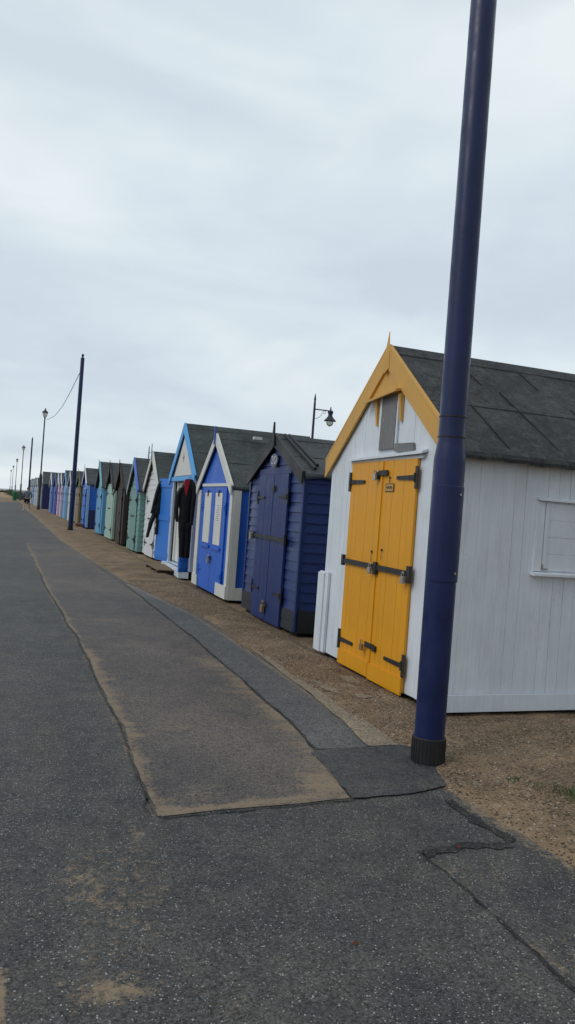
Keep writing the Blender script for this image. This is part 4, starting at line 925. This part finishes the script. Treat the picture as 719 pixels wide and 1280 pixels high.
# local: x right, y forward (walking away), z up.
V = [(0, 0, .93), (0, .01, 1.12), (0, .0, 1.36), (0, .0, 1.47), (0, .02, 1.55), (0, .03, 1.66),
     (-.10, 0, .88), (-.16, .12, .50), (-.22, -.02, .10), (-.24, .10, .04),
     (.10, 0, .88), (.14, .12, .52), (.22, .34, .16), (.23, .44, .10),
     (-.19, 0, 1.40), (-.30, -.03, 1.16), (-.24, .12, .96), (-.20, .2, .92),
     (.19, 0, 1.40), (.30, -.03, 1.16), (.25, .12, .96), (.2, .2, .93), (0, .03, 1.72)]
Ed = [(0, 1), (1, 2), (2, 3), (3, 4), (4, 5), (0, 6), (6, 7), (7, 8), (8, 9), (0, 10), (10, 11), (11, 12), (12, 13), (2, 14), (14, 15), (15, 16), (16, 17), (2, 18), (18, 19), (19, 20), (20, 21), (5, 22)]
Rr = [(.15, .11), (.14, .10), (.16, .11), .07, .06, (.085, .10), (.095, .09), .06, .042, .035, (.095, .09), .06, .042, .035, .065, .045, .036, .03, .065, .045, .036, .03, (.07, .08)]
skin_mesh('body', V, Ed, Rr, SKIN, per, lv=2)
JV = [(0, 0, .90), (0, .0, 1.12), (0, 0, 1.36), (0, 0, 1.46), (-.19, 0, 1.41), (-.31, -.03, 1.16), (-.25, .12, .98), (.19, 0, 1.41), (.31, -.03, 1.16), (.26, .12, .98)]
skin_mesh('jacket', JV, [(0, 1), (1, 2), (2, 3), (2, 4), (4, 5), (5, 6), (2, 7), (7, 8), (8, 9)], [(.19, .14), (.18, .13), (.19, .14), (.11, .1), .085, .07, .055, .085, .07, .055], JACKET, per)
skin_mesh('shorts', [(0, 0, .92), (-.10, .01, .84), (-.145, .08, .58), (.10, .01, .84), (.13, .08, .60)], [(0, 1), (1, 2), (0, 3), (3, 4)], [(.165, .13), (.11, .11), .10, (.11, .11), .10], SHORTS, per)
skin_mesh('hair', [(0, .0, 1.64), (0, .01, 1.70), (0, .02, 1.755)], [(0, 1), (1, 2)], [(.09, .09), (.098, .105), (.07, .08)], HAIR, per)
skin_mesh('shoe', [(-.22, -.05, .05), (-.24, .10, .045), (-.245, .18, .04)], [(0, 1), (1, 2)], [(.05, .045), (.052, .045), (.045, .035)], SHOE, per)
skin_mesh('shoe', [(.22, .31, .12), (.23, .44, .09), (.235, .52, .07)], [(0, 1), (1, 2)], [(.05, .045), (.052, .045), (.045, .035)], SHOE, per)

# ------------------------------------------------------------------ bin and shrubs
bn = thing('litter_bin', (.52, 108.6, 0), 'green litter bin at the far end of the asphalt by the sand', 'bin')
b = M(); b.lathe((.52, 108.6, 0), [(.26, -.05), (.30, .95), (.33, .96), (.33, 1.02), (.28, 1.02)], 20); b.build('body', GREENBIN, bn, smooth=True)
b = M(); b.lathe((.52, 108.6, 0), [(.33, 1.021), (.30, 1.16), (.16, 1.26), (.02, 1.28)], 20); b.build('lid', GREENBIN, bn, smooth=True)
def shrub(x, y, z, w_, h_, label, seed):
    rnd = random.Random(seed); r = thing('shrub', (x, y, z), label, 'shrub', 'low shrubs between the sand and the huts'); b = M()
    for k in range(900):
        u = rnd.uniform(-1, 1); v_ = rnd.uniform(-1, 1); q = rnd.random() ** .6
        if u * u + v_ * v_ > 1: continue
        top = h_ * (1 - .55 * (u * u + v_ * v_)) * (1 + .25 * nz(x + u * w_, y + v_, 2.3, 4)); p = Vector((x + u * w_, y + v_ * w_ * 2.2, z + q * top)); s = rnd.uniform(.05, .11)
        a = Vector((rnd.uniform(-1, 1), rnd.uniform(-1, 1), rnd.uniform(-.4, 1))).normalized() * s; c = a.orthogonal().normalized() * s * .6
        b.add([p - a, p + c, p + a, p - c], [(0, 1, 2, 3)])
    b.build('foliage', LEAF, r)
    b = M()
    for k in range(5): a = rnd.uniform(0, 6.28); b.tube((x, y, z - .2), (x + .5 * w_ * math.cos(a), y + .5 * w_ * math.sin(a), z + h_ * .6), .03, .012, 6)
    b.build('stems', BROWN, r)
for i, (x_, y_, w_, h_) in enumerate([(1.7, 122, .75, 1.3), (1.5, 131, .8, 1.25), (1.35, 141, .8, 1.4), (1.2, 153, .8, 1.2), (1.0, 168, .9, 1.35), (.6, 184, 1.0, 1.3), (.1, 205, 1.2, 1.5), (-.4, 232, 1.4, 1.6), (2.9, 116, .9, 1.25)]):
    shrub(x_, y_, -.1, w_, h_, ['dark green shrub just right of the green bin', 'low dark shrub, second behind the green bin', 'dark green shrub, third behind the green bin', 'low shrub, fourth behind the green bin', 'small far shrub, fifth behind the green bin', 'small far shrub, sixth behind the green bin', 'tiny distant shrub beside the fourth lantern post', 'tiny distant shrub at the far left end of the row', 'dark shrub beside the last beach hut'][i], 40 + i)
# timber groyne on the far sand
gr = thing('groyne', (-2.6, 330, 0), 'dark timber groyne on the distant sand at the left horizon', 'groyne')
for k in range(5):
    b = M(); b.box(-6.5 + k * 1.5, -6.2 + k * 1.5, 330, 330.3, -.4, 1.1 - .12 * k); b.build('timber_post', DARKGAP, gr)
b = M(); b.box(-6.6, -.1, 330.31, 330.4, -.3, .55); b.build('plank_panel', DARKGAP, gr)

# grass tufts in the shingle, lower right
rnd = random.Random(5); b = M()
for cx_, cy_, n_, sp_ in ((3.22, 3.62, 260, .09), (3.33, 3.60, 160, .08), (2.95, 3.86, 26, .03), (3.05, 3.75, 18, .04), (3.5, 3.7, 120, .1)):
    for k in range(n_):
        x_ = rnd.gauss(cx_, sp_); y_ = rnd.gauss(cy_, sp_ * .6); z = gz(x_, y_) - .003; h_ = rnd.uniform(.012, .04); a = rnd.random() * 6.28; d = Vector((math.cos(a), math.sin(a), 0)); p = Vector((x_, y_, z)); ln = d * h_ * rnd.uniform(.2, .9); sd_ = Vector((-d.y, d.x, 0)) * .0022
        b.add([p - sd_, p + sd_, p + ln * .5 + sd_ * .7 + Vector((0, 0, h_ * .7)), p + ln + Vector((0, 0, h_))], [(0, 1, 2), (0, 2, 3)])
tag(b.build('grass_tufts', GRASS), 'small patch of short green grass in the shingle at the right edge', 'grass', kind='stuff')

LEAFM = simple('dry_leaf', (.16, .05, .025), .7)
for k, (x_, y_, z_, lb) in enumerate([(2.13, 3.16, .006, 'small rust-red leaf lying on the tar seam'), (1.287, 2.516, .004, 'small brown leaf lying alone on the grey asphalt'), (4.2, 4.95, .05, 'small red leaf on the shingle below the white hut wall')]):
    b = M(); rnd = random.Random(k)
    pts = [(x_ + .011 * math.cos(t) * (1 + .3 * rnd.random()), y_ + .006 * math.sin(t) * (1 + .3 * rnd.random()), z_ + .004 * math.cos(2 * t)) for t in [q * .785 for q in range(8)]]
    b.add(pts + [(x_, y_, z_ + .008)], [(q, (q + 1) % 8, 8) for q in range(8)]); o = b.build('fallen_leaf', LEAFM); tag(o, lb, 'leaf', 'fallen leaves')
    so_ = o.modifiers.new('thickness', 'SOLIDIFY'); so_.thickness = .0012

# drop helper property
for o in bpy.data.objects:
    if '_o' in o: del o['_o']
